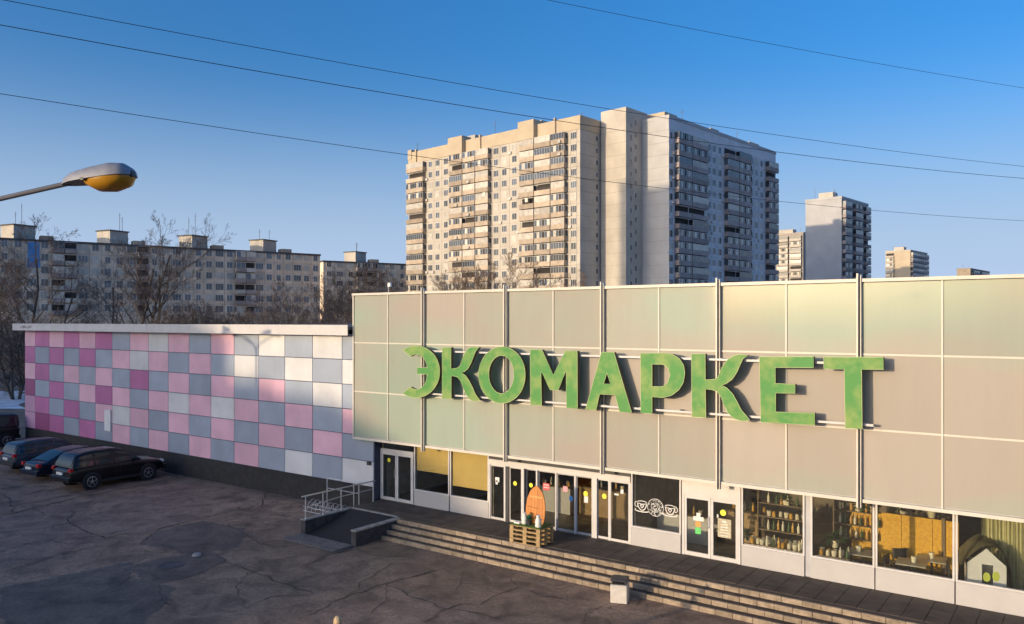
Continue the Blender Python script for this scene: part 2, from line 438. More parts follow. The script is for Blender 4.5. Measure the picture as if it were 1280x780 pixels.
# ------------------------------------------------------------------ the chequered side hall
YK = 23.07
hall2 = thing('side_hall', 'low long hall clad in pink, magenta, grey-blue and white chequered tiles', 'building', (-40, YK, 0))
XL = -55.34; XR = -23.76; XF = -24.80
b = MB(); b.box(XL, YK+0.035, 1.08, XR, 46, 7.5); b.build('wall', M['dark_blue'], hall2)
b = MB(); b.box(XL+0.02, YK+0.03, 0, XR-0.02, 46.02, 1.07); b.build('plinth', M['plinth'], hall2)
b = MB(); b.box(XL-0.5, YK-0.42, 7.501, XF, 46.3, 7.62); b.build('roof', M['roof'], hall2)
fx = [XL-0.66, -47.5, -40.1, -32.9, XF]
for a, e in zip(fx[:-1], fx[1:]):
    f = MB(); f.box(a+0.006, YK-0.46, 7.275, e-0.006, YK-0.425, 7.71); f.build('fascia_panel', M['fascia'], hall2)
f = MB(); f.box(XL-0.66, YK-0.40, 7.285, XF, YK+0.03, 7.31); f.build('soffit', M['frame_grey'], hall2)
f = MB(); f.box(XR+0.003, YK+0.02, 0.58, XR+0.035, 23.40, 7.28); f.build('end_return', M['dark_blue'], hall2)
def tile_mat(n, c): return mat(n, c, 0.42, var=0.10, scale=0.9, rand=0.10, bump=0.05, bscale=2.5)
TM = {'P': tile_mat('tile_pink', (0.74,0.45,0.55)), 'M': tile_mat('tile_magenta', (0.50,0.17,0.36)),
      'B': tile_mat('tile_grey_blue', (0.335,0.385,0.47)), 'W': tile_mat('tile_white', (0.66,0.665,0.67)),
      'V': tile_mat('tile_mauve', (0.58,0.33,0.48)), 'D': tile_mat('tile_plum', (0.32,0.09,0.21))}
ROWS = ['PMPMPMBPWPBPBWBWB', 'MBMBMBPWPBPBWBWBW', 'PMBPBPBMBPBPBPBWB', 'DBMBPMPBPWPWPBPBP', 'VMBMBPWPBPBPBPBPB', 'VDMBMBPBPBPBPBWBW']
tw = 1.884; X1 = -53.9; th = (7.29-1.08)/6
edges = [XL+0.01] + [X1+tw*i for i in range(16)] + [XR-0.0]
TW = tw-0.028; tb = MB(); tb.cbox  # shared meshes below
tmesh = {}
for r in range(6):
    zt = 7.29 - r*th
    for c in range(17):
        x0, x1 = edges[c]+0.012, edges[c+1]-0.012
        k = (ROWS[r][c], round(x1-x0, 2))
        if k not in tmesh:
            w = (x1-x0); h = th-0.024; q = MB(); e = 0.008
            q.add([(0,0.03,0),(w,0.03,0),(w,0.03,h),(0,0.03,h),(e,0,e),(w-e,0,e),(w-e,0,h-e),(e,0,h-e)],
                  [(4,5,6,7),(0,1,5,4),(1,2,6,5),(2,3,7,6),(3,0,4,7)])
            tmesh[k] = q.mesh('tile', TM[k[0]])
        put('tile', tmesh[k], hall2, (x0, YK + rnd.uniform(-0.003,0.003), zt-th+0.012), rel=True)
# white service box pasted over two tiles, small dark camera box by the corner, wall lamp on the dark return
p0 = at_Y(131.9, 512, YK); p1 = at_Y(139.3, 539, YK)
b = MB(); b.box(p0.x, YK-0.07, p1.z, p1.x, YK-0.006, p0.z); b.build('service_box', M['white_plastic'], hall2)
p0 = at_Y(460.5, 579, YK); b = MB(); b.box(p0.x, YK-0.10, p0.z-0.06, p0.x+0.17, YK-0.006, p0.z+0.08); b.build('camera_box', M['dark_metal'], hall2)
b = MB(); z0 = 6.99
for i in range(7): b.path([(-54.9+0.22*i, YK-0.470, 7.43+0.05*math.sin(i*2.1)), (-54.75+0.22*i, YK-0.470, 7.53-0.06*math.cos(i*1.7)), (-54.62+0.22*i, YK-0.470, 7.47)], 0.012, 4)
b.build('graffiti', M['dark_metal'], hall2)

# ------------------------------------------------------------------ the glass-panelled market hall
YP = 22.90; YG = 23.41; BAY = 3.93; XA = -24.73; NB = 9
ZB, Z1, Z2, ZT = 3.04, 4.975, 6.98, 9.01
TZ = 0.58
XE = XA + BAY*NB
hall = thing('market_hall', 'two storey market hall with pale green glass panels above a glazed shopfront', 'building', (-10, YG, 0))
PANEL_BLUSH_OFF = (16.44, 36.07, -21.06)
def panel_mat():
    m = bpy.data.materials.new('satin_glass_panel'); m.use_nodes = True
    nt = m.node_tree; b = nt.nodes['Principled BSDF']
    g = nt.nodes.new('ShaderNodeNewGeometry')
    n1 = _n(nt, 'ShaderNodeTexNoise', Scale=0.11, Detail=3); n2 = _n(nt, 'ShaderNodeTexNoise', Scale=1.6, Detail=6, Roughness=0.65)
    of = nt.nodes.new('ShaderNodeMapping'); of.inputs['Location'].default_value = PANEL_BLUSH_OFF; of.inputs['Scale'].default_value = (1.001,1,2.3); nt.links.new(g.outputs['Position'], of.inputs[0]); nt.links.new(of.outputs[0], n1.inputs['Vector'])
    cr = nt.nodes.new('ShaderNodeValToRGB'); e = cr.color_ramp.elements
    e[0].position = 0.42; e[0].color = (0.325,0.39,0.312,1); e[1].position = 0.60; e[1].color = (0.385,0.340,0.290,1)  # pinkish reflection painted into the base colour as noise
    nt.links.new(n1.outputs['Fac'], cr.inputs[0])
    mp = nt.nodes.new('ShaderNodeMapping'); mp.inputs['Scale'].default_value = (1.7,1.7,.22); nt.links.new(g.outputs['Position'], mp.inputs[0])
    nt.links.new(mp.outputs[0], n2.inputs['Vector'])
    mr = nt.nodes.new('ShaderNodeMapRange'); mr.inputs['To Min'].default_value = 0.93; mr.inputs['To Max'].default_value = 1.06
    nt.links.new(n2.outputs['Fac'], mr.inputs['Value'])
    oi = nt.nodes.new('ShaderNodeObjectInfo'); m2 = nt.nodes.new('ShaderNodeMapRange'); m2.inputs['To Min'].default_value = 0.88; m2.inputs['To Max'].default_value = 1.06
    nt.links.new(oi.outputs['Random'], m2.inputs['Value'])
    mm = _n(nt, 'ShaderNodeMath', operation='MULTIPLY'); nt.links.new(mr.outputs[0], mm.inputs[0]); nt.links.new(m2.outputs[0], mm.inputs[1])
    hs = nt.nodes.new('ShaderNodeHueSaturation'); nt.links.new(cr.outputs[0], hs.inputs['Color']); nt.links.new(mm.outputs[0], hs.inputs['Value'])
    nt.links.new(hs.outputs[0], b.inputs['Base Color'])
    b.inputs['Roughness'].default_value = 0.5; b.inputs['Specular IOR Level'].default_value = 0.3
    b.inputs['Coat Weight'].default_value = 1.0; b.inputs['Coat Roughness'].default_value = 0.05
    bp = _n(nt, 'ShaderNodeBump', Strength=0.02, Distance=0.05); nt.links.new(n2.outputs['Fac'], bp.inputs['Height'])
    nt.links.new(bp.outputs[0], b.inputs['Coat Normal'])
    return m
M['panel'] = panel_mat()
M['joint'] = mat('pale_joint', (0.62,0.58,0.50), 0.45, var=0.06)
M['fin'] = mat('fin_metal', (0.07,0.06,0.055), 0.6, metal=0.0, var=0.08)
b = MB(); b.box(XA+0.02, YP+0.03, ZB+0.012, XE, YP+0.30, ZT-0.02); b.build('backing_wall', M['frame_grey'], hall)
half = BAY/2
pmesh = {}
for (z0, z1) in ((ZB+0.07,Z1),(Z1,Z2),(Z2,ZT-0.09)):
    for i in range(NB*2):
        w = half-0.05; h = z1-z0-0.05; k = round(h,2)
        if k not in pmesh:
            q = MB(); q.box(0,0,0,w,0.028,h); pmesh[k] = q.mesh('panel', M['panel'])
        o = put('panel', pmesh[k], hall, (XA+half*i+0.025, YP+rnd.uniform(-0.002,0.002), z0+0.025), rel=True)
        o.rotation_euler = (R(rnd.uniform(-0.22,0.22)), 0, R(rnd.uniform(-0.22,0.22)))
for z in (Z1, Z2):
    f = MB(); f.box(XA+0.01, YP-0.018, z-0.024, XE, YP+0.029, z+0.024); f.build('rail', M['joint'], hall)
f = MB(); f.box(XA-0.03, YP-0.06, ZB-0.03, XE, YP+0.31, ZB+0.065); f.build('bottom_rail', M['joint'], hall)
f = MB(); f.box(XA-0.05, YP-0.08, ZT-0.09, XE, YP+0.5, ZT+0.0); f.build('roof_coping', M['joint'], hall)
f = MB(); f.box(XA-0.05, YP-0.04, ZB+0.066, XA+0.018, YP+0.29, ZT-0.091); f.build('corner_post', M['joint'], hall)
for i in range(NB):
    x = XA + half*(2*i+1)
    f = MB(); f.box(x-0.022, YP-0.03, ZB+0.066, x+0.022, YP+0.0285, ZT-0.091); f.build('slim_mullion', M['joint'], hall)
for i in range(1, NB+1):
    x = XA + BAY*i
    f = MB(); f.box(x-0.065, YP-0.16, ZB-0.16, x-0.020, YP-0.02, ZT+0.14); f.box(x+0.03, YP-0.13, ZB-0.16, x+0.05, YP-0.02, ZT+0.1)
    fo = f.build('fin', M['joint'], hall)
    f = MB(); f.box(x-0.0195, YP-0.09, ZB-0.15, x+0.0295, YP-0.02, ZT+0.06); f.build('fin_channel', M['fin'], fo)
b = MB(); b.box(XA+0.02, YP+0.31, 8.55, XE, 46, 8.7); b.build('roof', M['roof'], hall)
b = MB(); b.box(XA+0.02, YP+0.31, 3.2, XA+0.30, 46, 8.54); b.build('side_wall', M['fascia'], hall)
b = MB(); b.box(XA-0.28, YP+1.0, 7.7, XA-0.03, YP+1.25, 8.9); b.build('corner_flashing', M['dark_blue'], hall)
# interior shell
M['int_wall'] = mat('inner_wall', (0.42,0.34,0.25), 0.8, var=0.2)
M['int_dark'] = mat('inner_wall_dark', (0.22,0.18,0.13), 0.8, var=0.2)
M['int_floor'] = mat('inner_floor', (0.20,0.16,0.12), 0.5, var=0.3)
b = MB(); b.box(-23.7, YG+0.02, 0, XE, 31, TZ-0.004); b.build('floor_slab', M['int_floor'], hall)
b = MB(); b.box(-23.7, YG+0.07, 3.10, XE, 31, 3.19); b.build('ceiling', M['int_wall'], hall)
b = MB(); b.box(-23.7, 31.01, TZ, XE, 31.2, 3.09); b.build('back_wall', M['int_dark'], hall)
for x in (-23.7, XY(612,YG)+0.02, XY(788.6,YG)+0.02, 10.5):
    b = MB(); b.box(x, YG+0.08, TZ+0.002, x+0.1, 31, 3.095); b.build('partition', M['int_wall'], hall)
# shopfront
FR = M['white_alu']
def pane(x0, z0, x1, z1, parent, y=YG+0.03, name='pane'):
    q = MB(); q.box(x0, y, z0, x1, y+0.008, z1); return q.build(name, M['glass'], parent)
def window(x0, x1, sill=0.58, top=3.08, post=0.05, m=FR):
    f = MB()
    f.box(x0, YG-0.03, TZ+sill, x0+post, YG+0.06, top); f.box(x1-post, YG-0.03, TZ+sill, x1, YG+0.06, top)
    f.box(x0+post, YG-0.025, TZ+sill, x1-post, YG+0.055, TZ+sill+0.05); f.box(x0+post, YG-0.025, top-0.05, x1-post, YG+0.055, top)
    w = f.build('window', m, hall)
    pane(x0+post, TZ+sill+0.05, x1-post, top-0.05, w)
    s = MB(); s.box(x0+0.006, YG-0.04, TZ+0.002, x1-0.006, YG+0.05, TZ+sill-0.004); s.build('sill_panel', M['sill'], w)
    return w
def door(x0, x1, top, m=FR, leaves=2, handle=True):
    f = MB(); p = 0.07
    f.box(x0, YG-0.03, TZ+0.002, x0+p, YG+0.06, top); f.box(x1-p, YG-0.03, TZ+0.002, x1, YG+0.06, top); f.box(x0+p, YG-0.028, top-0.08, x1-p, YG+0.058, top)
    d = f.build('door', m, hall); w = (x1-x0-2*p)/leaves
    for i in range(leaves):
        a = x0+p+w*i+0.006; e = a+w-0.012; q = MB(); t = 0.075; zt = top-0.085
        q.box(a, YG-0.02, TZ+0.012, a+t, YG+0.04, zt); q.box(e-t, YG-0.02, TZ+0.012, e, YG+0.04, zt)
        q.box(a+t, YG-0.018, TZ+0.012, e-t, YG+0.038, TZ+0.13); q.box(a+t, YG-0.018, zt-0.09, e-t, YG+0.038, zt)
        q.build('door_leaf', m, d); pane(a+t, TZ+0.13, e-t, zt-0.09, d, YG+0.008)
    if handle:
        xm = (x0+x1)/2
        for sgn in (-1,):
            h = MB(); hx = xm + 0.07*sgn
            h.path([(hx,YG-0.02,TZ+0.95),(hx,YG-0.09,TZ+0.95),(hx,YG-0.09,TZ+1.28),(hx,YG-0.02,TZ+1.28)], 0.014, 6); h.build('handle', M['steel'], d)
    return d
def sticker(px, py, w, h, m, parent, round_=False, y=YG-0.032, name='sticker'):
    p = at_Y(px, py, y); q = MB()
    if round_: q.prism([[(p.x+w/2*math.cos(a*math.pi/8), p.z+h/2*math.sin(a*math.pi/8)) for a in range(16)]], lambda a,b,c: (a,c,b), y, y+0.003)
    else: q.box(p.x-w/2, y, p.z-h/2, p.x+w/2, y+0.003, p.z+h/2)
    return q.build(name, m, parent)
M['yellow'] = mat('sticker_yellow', (0.85,0.80,0.05), 0.5, var=0.02); M['red'] = mat('poster_red', (0.65,0.08,0.10), 0.5, var=0.05)
M['pinkp'] = mat('poster_pink', (0.75,0.35,0.38), 0.5, var=0.2, scale=20); M['paper'] = mat('paper_white', (0.75,0.74,0.70), 0.7, var=0.1, scale=20)
M['paper_beige'] = mat('paper_beige', (0.50,0.44,0.30), 0.7, var=0.25, scale=14); M['orange'] = mat('paper_orange', (0.75,0.33,0.08), 0.6, var=0.1)
M['green'] = mat('paper_green', (0.12,0.60,0.16), 0.6, var=0.1); M['blue'] = mat('sticker_blue', (0.08,0.30,0.65), 0.5, var=0.05)
X = lambda px: XY(px, YG)
# door by the corner with its dark pier
d1 = door(X(476), X(517.2), 2.60)
b = MB(); b.box(XR+0.036, YG-0.01, TZ+0.002, X(475.6), YG+0.05, 3.03); b.build('pier', M['dark_blue'], hall)
pane(X(477), 2.66, X(517), 3.03, d1, name='transom')
b = MB(); b.box(X(476), YG-0.02, 2.601, X(517.2), YG+0.05, 2.655); b.build('transom_bar', M['white_alu'], d1)
sticker(486.2, 575, 0.17, 0.17, M['yellow'], d1, True, YG-0.003)
for (a, e, zb) in ((518.2,562,1.98),(563,611.4,1.60)):
    w = window(X(a), X(e))
    q = MB(); n = 14; x0, x1 = X(a)+0.06, X(e)-0.06
    q.box(x0, YG+0.06, zb, x1, YG+0.075, 3.05); q.box(x0, YG+0.055, zb-0.03, x1, YG+0.085, zb-0.001)
    q.build('roller_blind', M['yellow_blind'], w)
# sliding entrance: header and the glass leaves between their posts
HZ = 2.60
ent = MB(); ent.box(X(611.6), YG-0.05, HZ, X(788.4), YG+0.08, 2.79); entry = ent.build('sliding_entrance', FR, hall)
b = MB(); b.box(X(611.6), YG-0.02, 2.792, X(788.4), YG+0.05, 3.05); b.build('upper_infill', M['dark_metal'], entry)
for (px, w, m, dy) in ((612.3,.06,FR,0),(631.4,.07,FR,0),(634.5,.11,M['dark_metal'],0.02),(654,.12,FR,-.02),(670.3,.06,FR,0.05),(694.3,.06,FR,.05),(718.4,.06,FR,.05),(743.6,.20,FR,-.02),(762,.07,FR,.0),(787.8,.08,FR,0)):
    x = X(px); f = MB(); f.box(x-w/2, YG-0.03+dy, TZ+0.003, x+w/2, YG+0.06+dy, HZ-0.002); f.build('post', m, entry)
for (a, e, dy) in ((613,630.6,0),(636.4,652.3,0.03),(656,669.5,0.10),(671.2,693.4,0.10),(695.2,717.5,0.06),(719.3,741,0.06),(746.2,761.2,0.02),(763,787,-0.02)):
    f = MB(); x0, x1 = X(a), X(e); y = YG+dy; t = 0.035
    f.box(x0,y,TZ+0.01,x0+t,y+.03,HZ-.01); f.box(x1-t,y,TZ+.01,x1,y+.03,HZ-.01); f.box(x0+t,y+.002,TZ+.01,x1-t,y+.028,TZ+.09); f.box(x0+t,y+.002,HZ-.06,x1-t,y+.028,HZ-.01)
    lf = f.build('glass_leaf', FR if dy <= 0.03 else M['frame_grey'], entry)
    pane(x0+t, TZ+.09, x1-t, HZ-.06, lf, y+.01)
for a in ((621.5,599.5,.19,.17,'paper',0),(620.8,603,.10,.14,'paper',0),(643.8,604.3,.16,.16,'yellow',1),(663.6,606.5,.16,.16,'yellow',1),(682.8,608.4,.27,.24,'red',0),(706.6,611.3,.19,.19,'pinkp',0),
          (713.7,623,.16,.2,'blue',1),(732,617.3,.17,.19,'yellow',1),(732.6,624.4,.15,.22,'paper',0),(755.3,620.3,.17,.18,'yellow',1),(777.5,614.6,.11,.14,'paper',0),(770.5,618,.16,.06,'paper',0)):
    sticker(*a[:4], M[a[4]], entry, bool(a[5]), YG-0.055 if a[0]<664 or a[0]>744 else YG+0.045)
# red poster: two white lines of small lettering
q = MB()
for i, zz in enumerate((0.06,-0.03)):
    p = at_Y(682.8, 608.4, YG+0.04)
    for j in range(5): q.box(p.x-0.10+0.042*j, YG+0.0415, p.z+zz-0.02, p.x-0.10+0.042*j+0.026, YG+0.044, p.z+zz+0.02)
q.build('poster_lettering', M['paper'], entry)
# cafe window with its white cup drawing
cafe = window(X(789.4), X(851.5))
yd = YG + 0.024
def stroke(pts, w, mb, y=yd):
    # flat ribbon through 2D (x,z) points
    P_ = [Vector((a,b,0)) for a,b in pts]; vs = []; fs = []
    for i, p in enumerate(P_):
        d = P_[min(i+1,len(P_)-1)] - P_[max(i-1,0)]
        n = Vector((-d.y,d.x,0)); n = n.normalized() if n.length > 1e-9 else Vector((0,1,0))
        vs += [(p.x-n.x*w/2, y, p.y-n.y*w/2), (p.x+n.x*w/2, y, p.y+n.y*w/2)]
        if i: fs.append((2*i-2,2*i-1,2*i+1,2*i))
    mb.add(vs, fs)
def arc(cx, cz, rx, rz, a0, a1, n=18): return [(cx+rx*math.cos(R(a0+(a1-a0)*i/n)), cz+rz*math.sin(R(a0+(a1-a0)*i/n))) for i in range(n+1)]
q = MB()
for (px, py, sgn) in ((802.5,632,-1),(837.5,637.5,1)):
    p = at_Y(px, py, yd); cx, cz = p.x, p.z
    stroke(arc(cx,cz+.10,.17,.05,0,360), .022, q); stroke(arc(cx,cz+.10,.16,.25,180,360), .03, q)
    stroke(arc(cx,cz-.15,.25,.05,150,390), .03, q)
    stroke(arc(cx+sgn*.19,cz+.03,.07,.08,-130 if sgn>0 else 50,130 if sgn>0 else 310), .022, q)
    stroke([(cx,cz-.08),(cx-.06,cz),(cx-.035,cz+.04),(cx,cz+.01),(cx+.035,cz+.04),(cx+.06,cz),(cx,cz-.08)], .028, q)
p = at_Y(819.3, 634.5, yd); rr = random.Random(3)
stroke(arc(p.x,p.z,.275,.275,0,360,40), .018, q); stroke(arc(p.x,p.z,.15,.15,0,360,30), .016, q)
for i in range(64):
    a = rr.uniform(0,360); d = rr.uniform(.05,.25); cx = p.x+d*math.cos(R(a)); cz = p.z+d*math.sin(R(a)); k = rr.uniform(20,70); a2 = rr.uniform(0,360)
    stroke(arc(cx,cz,.03,.03,a2,a2+k*3,6), .016, q)
q.build('cup_drawing', M['paper'], cafe, fix=False)
d2 = door(X(853), X(926), 2.53)
b = MB(); b.box(X(853), YG-0.035, 2.533, X(926), YG+0.06, 3.03); b.build('door_header', FR, hall)
sticker(903.8, 641, .19, .19, M['yellow'], d2, True, YG-0.002)
for a in ((873,643.5,.13,.12,'paper'),(873,648.5,.34,.13,'paper'),(872.5,655.3,.17,.16,'orange'),(872.5,663.4,.18,.2,'green'),(905.5,660.5,.42,.57,'paper_beige'),(897,645,.05,.1,'paper')):
    sticker(*a[:4], M[a[4]], d2, False, YG-0.002, 'notice')
q = MB(); p = at_Y(905.5, 660.5, YG-0.004)
for i, (w, h) in enumerate(((.12,.05),(.2,.02),(.22,.03),(.26,.02),(.3,.02),(.24,.02))): q.box(p.x-w/2, YG-0.0045, p.z+.2-.085*i-h/2, p.x+w/2, YG-0.0025, p.z+.2-.085*i+h/2)
q.build('notice_lettering', M['paper'], d2)
wx = [X(927), X(1006), X(1013.5), X(1094.5), X(1193.5)]
window(wx[0], wx[1])
b = MB(); b.box(wx[1]+0.004, YG+0.02, TZ+0.003, wx[2]-0.004, YG+0.05, 3.05); b.build('post_infill', M['frame_grey'], hall)
window(wx[2]-0.0, wx[3]-0.02); window(wx[3], wx[4])
xw = wx[4]+0.02
for i in range(7): window(xw, xw+1.93); xw += 1.95

# ------------------------------------------------------------------ green letters
def letter_mat():
    m = mat('mossy_green', (0.05,0.25,0.04), 0.55, col2=(0.20,0.32,0.075), ramp=(0.36,0.56), scale=1.25, detail=3, bump=0.35, bscale=30)
    return m
M['moss'] = letter_mat(); M['letter_side'] = mat('letter_side', (0.10,0.085,0.05), 0.7, var=0.2); M['letter_edge'] = mat('letter_edge', (0.45,0.52,0.25), 0.6, var=0.1)  # shade on the letter sides painted in as dark green-brown
YF = 22.42; YBK = YF + 0.15
sign = thing('shop_sign', 'row of large mossy green capital letters reading ЭКОМАРКЕТ across the facade', 'sign', (-10, YP-0.3, 5))
def ell(ox, oy, sc, cx, cy, rx, ry, a0, a1, n): return [(ox+(cx+rx*math.cos(R(a0+(a1-a0)*i/n)))/sc, oy+(cy-ry*math.sin(R(a0+(a1-a0)*i/n)))/sc) for i in range(n+1)]
LET = {}
E_out = ell(490,420,7.8,235,348,231,253,124,-124,30); E_in = ell(490,420,7.8,238,348,112,174,-121,121,26)
k_in = len(E_in)//2
bar = zpx(490,420,7.8,[(347,372),(245,370),(245,308),(347,308)])
E_loop = E_out + E_in[:k_in-2] + bar + E_in[k_in+3:]
LET['Э'] = [E_loop]
LET['К'] = [zpx(490,420,7.8,[(490,110),(575,112),(575,318),(605,318),(640,310),(665,288),(690,215),(715,155),(745,122),(780,108),(850,112),(815,150),(795,200),(770,265),(740,320),(705,346),(678,359),(720,388),(755,440),(790,510),(815,570),(860,628),(800,638),(760,620),(720,570),(690,490),(665,430),(635,398),(605,390),(577,390),(578,612),(490,610)])]
LET['О'] = [ell(0,0,1,627.5,468.7,29.2,35.4,0,360,48)[:-1], ell(0,0,1,626.8,468.1,15.7,23.8,360,0,40)[:-1]]
LET['М'] = [zpx(640,420,6.5,[(148,110),(243,112),(335,318),(435,120),(530,122),(532,592),(443,583),(440,285),(375,440),(310,438),(236,285),(240,565),(150,560)])]
LET['А'] = [zpx(640,420,6.5,[(728,130),(828,133),(972,622),(875,617),(838,478),(712,472),(683,602),(597,598)]), zpx(640,420,6.5,[(771,298),(745,388),(803,390)])]
LET['Р'] = [zpx(790,430,7.09,[(75,82),(280,80),(360,92),(420,130),(458,190),(468,260),(455,340),(412,410),(350,455),(270,475),(178,468),(178,618),(78,610)]), zpx(790,430,7.09,[(178,178),(178,375),(270,378),(315,345),(338,280),(322,215),(275,181)])]
LET['К2'] = [zpx(790,430,7.09,[(527,88),(648,88),(650,315),(700,315),(740,310),(765,288),(795,210),(850,135),(905,100),(960,92),(1030,100),(985,128),(955,190),(930,250),(890,310),(840,348),(795,365),(840,388),(890,440),(930,510),(965,580),(1045,675),(975,685),(900,660),(850,610),(815,540),(790,470),(755,420),(700,402),(651,402),(655,652),(532,645)])]
LET['Е'] = [zpx(930,430,6.5,[(125,105),(565,103),(565,192),(255,190),(255,320),(415,328),(415,400),(257,398),(258,552),(575,562),(575,660),(137,635)])]
LET['Т'] = [zpx(930,430,6.5,[(648,105),(1132,108),(1132,207),(955,207),(960,690),(823,683),(815,205),(648,203)])]
for k, loops in LET.items():
    W2 = [[(lambda p: (p.x, p.z))(at_Y(x, y, YF)) for x, y in l] for l in loops]
    q = MB(); q.prism(W2, lambda a,b,c: (a,c,b), YF, YBK, 1)
    # thin pale rim just proud of the face
    q.mi = 2
    for l in W2:
        stroke(l + [l[0]], 0.014, q, YF-0.004)
    o = q.build('letter', [M['moss'], M['letter_side'], M['letter_edge']], sign)
    o['label'] = 'green letter ' + k[0]
x0, x1 = XY(520,YP-0.2), XY(1093,YP-0.2)
for z in (CZ-1.14, CZ-2.75):
    q = MB(); q.box(x0, YBK+0.001, z-0.03, x1, YBK+0.06, z+0.03); q.build('support_rail', M['white_alu'], sign)
    xx = x0+0.4
    while xx < x1:
        q = MB(); q.box(xx-0.03, YBK+0.061, z-0.045, xx+0.03, YP-0.019, z+0.045); q.build('bracket', M['frame_grey'], sign); xx += 1.31

# small floodlight on the coping
p = at_Y(483.5, 364, YP+0.1)
fl = thing('floodlight', 'small white floodlight on a thin post above the left facade corner', 'lamp', (p.x, YP+0.2, ZT))
q = MB(); q.path([(p.x,YP+0.2,ZT+0.002),(p.x,YP+0.2,ZT+0.34)], 0.018, 6); q.build('post', M['white_alu'], fl)
q = MB(); q.cbox(p.x+0.0, YP+0.12, ZT+0.24, p.x+0.17, YP+0.24, ZT+0.40, 0.02); q.build('lamp_head', M['white_plastic'], fl)

# ------------------------------------------------------------------ terrace, steps, ramp
YT = 21.31; TX0 = -23.62; TX1 = 12.0
RX0, RX1 = -23.6, -20.78
b = MB(); b.box(TX0, YT+0.3, 0, TX1, YG-0.045, TZ-0.035)
terr = tag(b.build('terrace', M['dark_concrete']), kind='structure')
slab = {}
nx = 0; ys = [YT+0.30, YT+0.82, YT+1.34, YG-0.045]
x = TX0; cnt = 0
while x < TX1-0.3:
    for j in range(3):
        y0, y1 = ys[j], ys[j+1]; k = round(y1-y0,3)
        if k not in slab:
            q = MB(); q.cbox(0.005,0.005,0,0.515,(y1-y0)-0.005,0.035,0.006); slab[k] = q.mesh('paving_slab', M['paving'])
        put('paving_slab', slab[k], terr, (x, y0, TZ-0.035+rnd.uniform(-.0015,.0015))); cnt += 1
    x += 0.52
SX0 = RX1 + 0.02
steps = tag(MB().box(SX0, YT-0.74, 0, TX1, YT+0.295, 0.10).build('entrance_steps', M['dark_concrete']), kind='structure')
rise = TZ/4; tr_ = 0.26
n_st = 0
for s_ in range(4):
    yf = YT - tr_*s_; zt = TZ - rise*s_
    q = MB(); q.box(SX0, yf+0.08, 0.101, TX1, yf+0.36 if s_ else YT+0.295, zt-0.012-0.0005*s_)
    q.build('step_core', M['tread'], steps)
    x = SX0 + rnd.uniform(0,.2)*0
    while x < TX1-0.4:
        w = rnd.uniform(.44,.56) if s_ else rnd.uniform(.40,.60)
        j = rnd.uniform(-.006,.006)
        q = MB(); q.cbox(x+.004, yf+j, zt-rise+0.002, min(x+w,TX1)-.004, yf+0.075, zt-0.004+rnd.uniform(-.004,.004), 0.009)
        if n_st < 298: q.build('step_stone', M['stone'], steps); n_st += 1
        x += w
# ramp beside the steps
ramp = thing('ramp', 'short dark entrance ramp between two low concrete kerb walls', 'ramp', ((RX0+RX1)/2, 20.4, 0))
YR0, YR1 = 19.42, YT+0.28
for (a, e) in ((RX0-0.12, RX0+0.12), (RX1-0.25, RX1)):
    q = MB(); q.box(a, YR0-0.08, 0, e, YR1, 0.515); q.build('kerb_wall', M['dark_concrete'], ramp)
    q = MB(); q.box(a-0.012, YR0-0.095, 0.516, e+0.012, YR1+0.0, 0.56); q.build('coping', M['concrete'], ramp)
q = MB(); a, e = RX0+0.121, RX1-0.251
q.add([(a,YR0,0.004),(e,YR0,0.004),(e,YR1,TZ-0.03),(a,YR1,TZ-0.03),(a,YR0,0),(e,YR0,0),(e,YR1,0),(a,YR1,0)], [(0,1,2,3),(4,7,6,5),(0,4,5,1),(1,5,6,2),(2,6,7,3),(3,7,4,0)])
q.build('ramp_surface', M['rubber'], ramp)
q = MB(); q.box(a-0.02, YR1+0.001, TZ-0.06, e+0.02, YR1+0.12, TZ+0.004); q.build('edge_strip', M['concrete'], ramp)
pm = {}
q0 = MB(); q0.cbox(0.006,0.006,0,0.55,0.30,0.03,0.006); me = q0.mesh('apron_slab', mat('apron_concrete', (0.16,0.145,0.14), 0.85, var=0.3, scale=5, bump=0.25, rand=.15))
apron = tag(MB().box(RX0-0.15, YR0-0.96, 0.0, RX1-0.02, YR0-0.10, 0.016).build('ramp_apron', M['dark_concrete']), kind='structure')
for i in range(5):
    for j in range(3): put('apron_slab', me, apron, (RX0-0.12+0.556*i, YR0-0.98+0.306*j, 0.008+rnd.uniform(-.003,.003)))
# hand rail
XH = -23.56; HT = CZ-6.48
rail = thing('handrail', 'pale steel handrail along the ramp up to the corner door', 'railing', (XH, 21, 0))
for (y, z0) in ((19.42,.56),(20.25,.56),(21.15,.56),(22.85,TZ)):
    q = MB(); q.path([(XH,y,z0),(XH,y,HT)], 0.022, 8); q.lathe([(.05,z0+.001),(.05,z0+.015)], 10, (XH,y,0)); q.build('post', M['white_tube'], rail)
q = MB(); q.path([(XH,19.25,HT),(XH,22.95,HT)], 0.027, 8); q.build('top_rail', M['white_tube'], rail)
q = MB(); q.path([(XH-.001,19.43,HT-.42),(XH-.001,21.15,HT-.42+.1)], 0.016, 6); q.path([(XH,21.16,HT-.32),(XH,22.84,HT-.32)], 0.016, 6); q.build('middle_rail', M['white_tube'], rail)
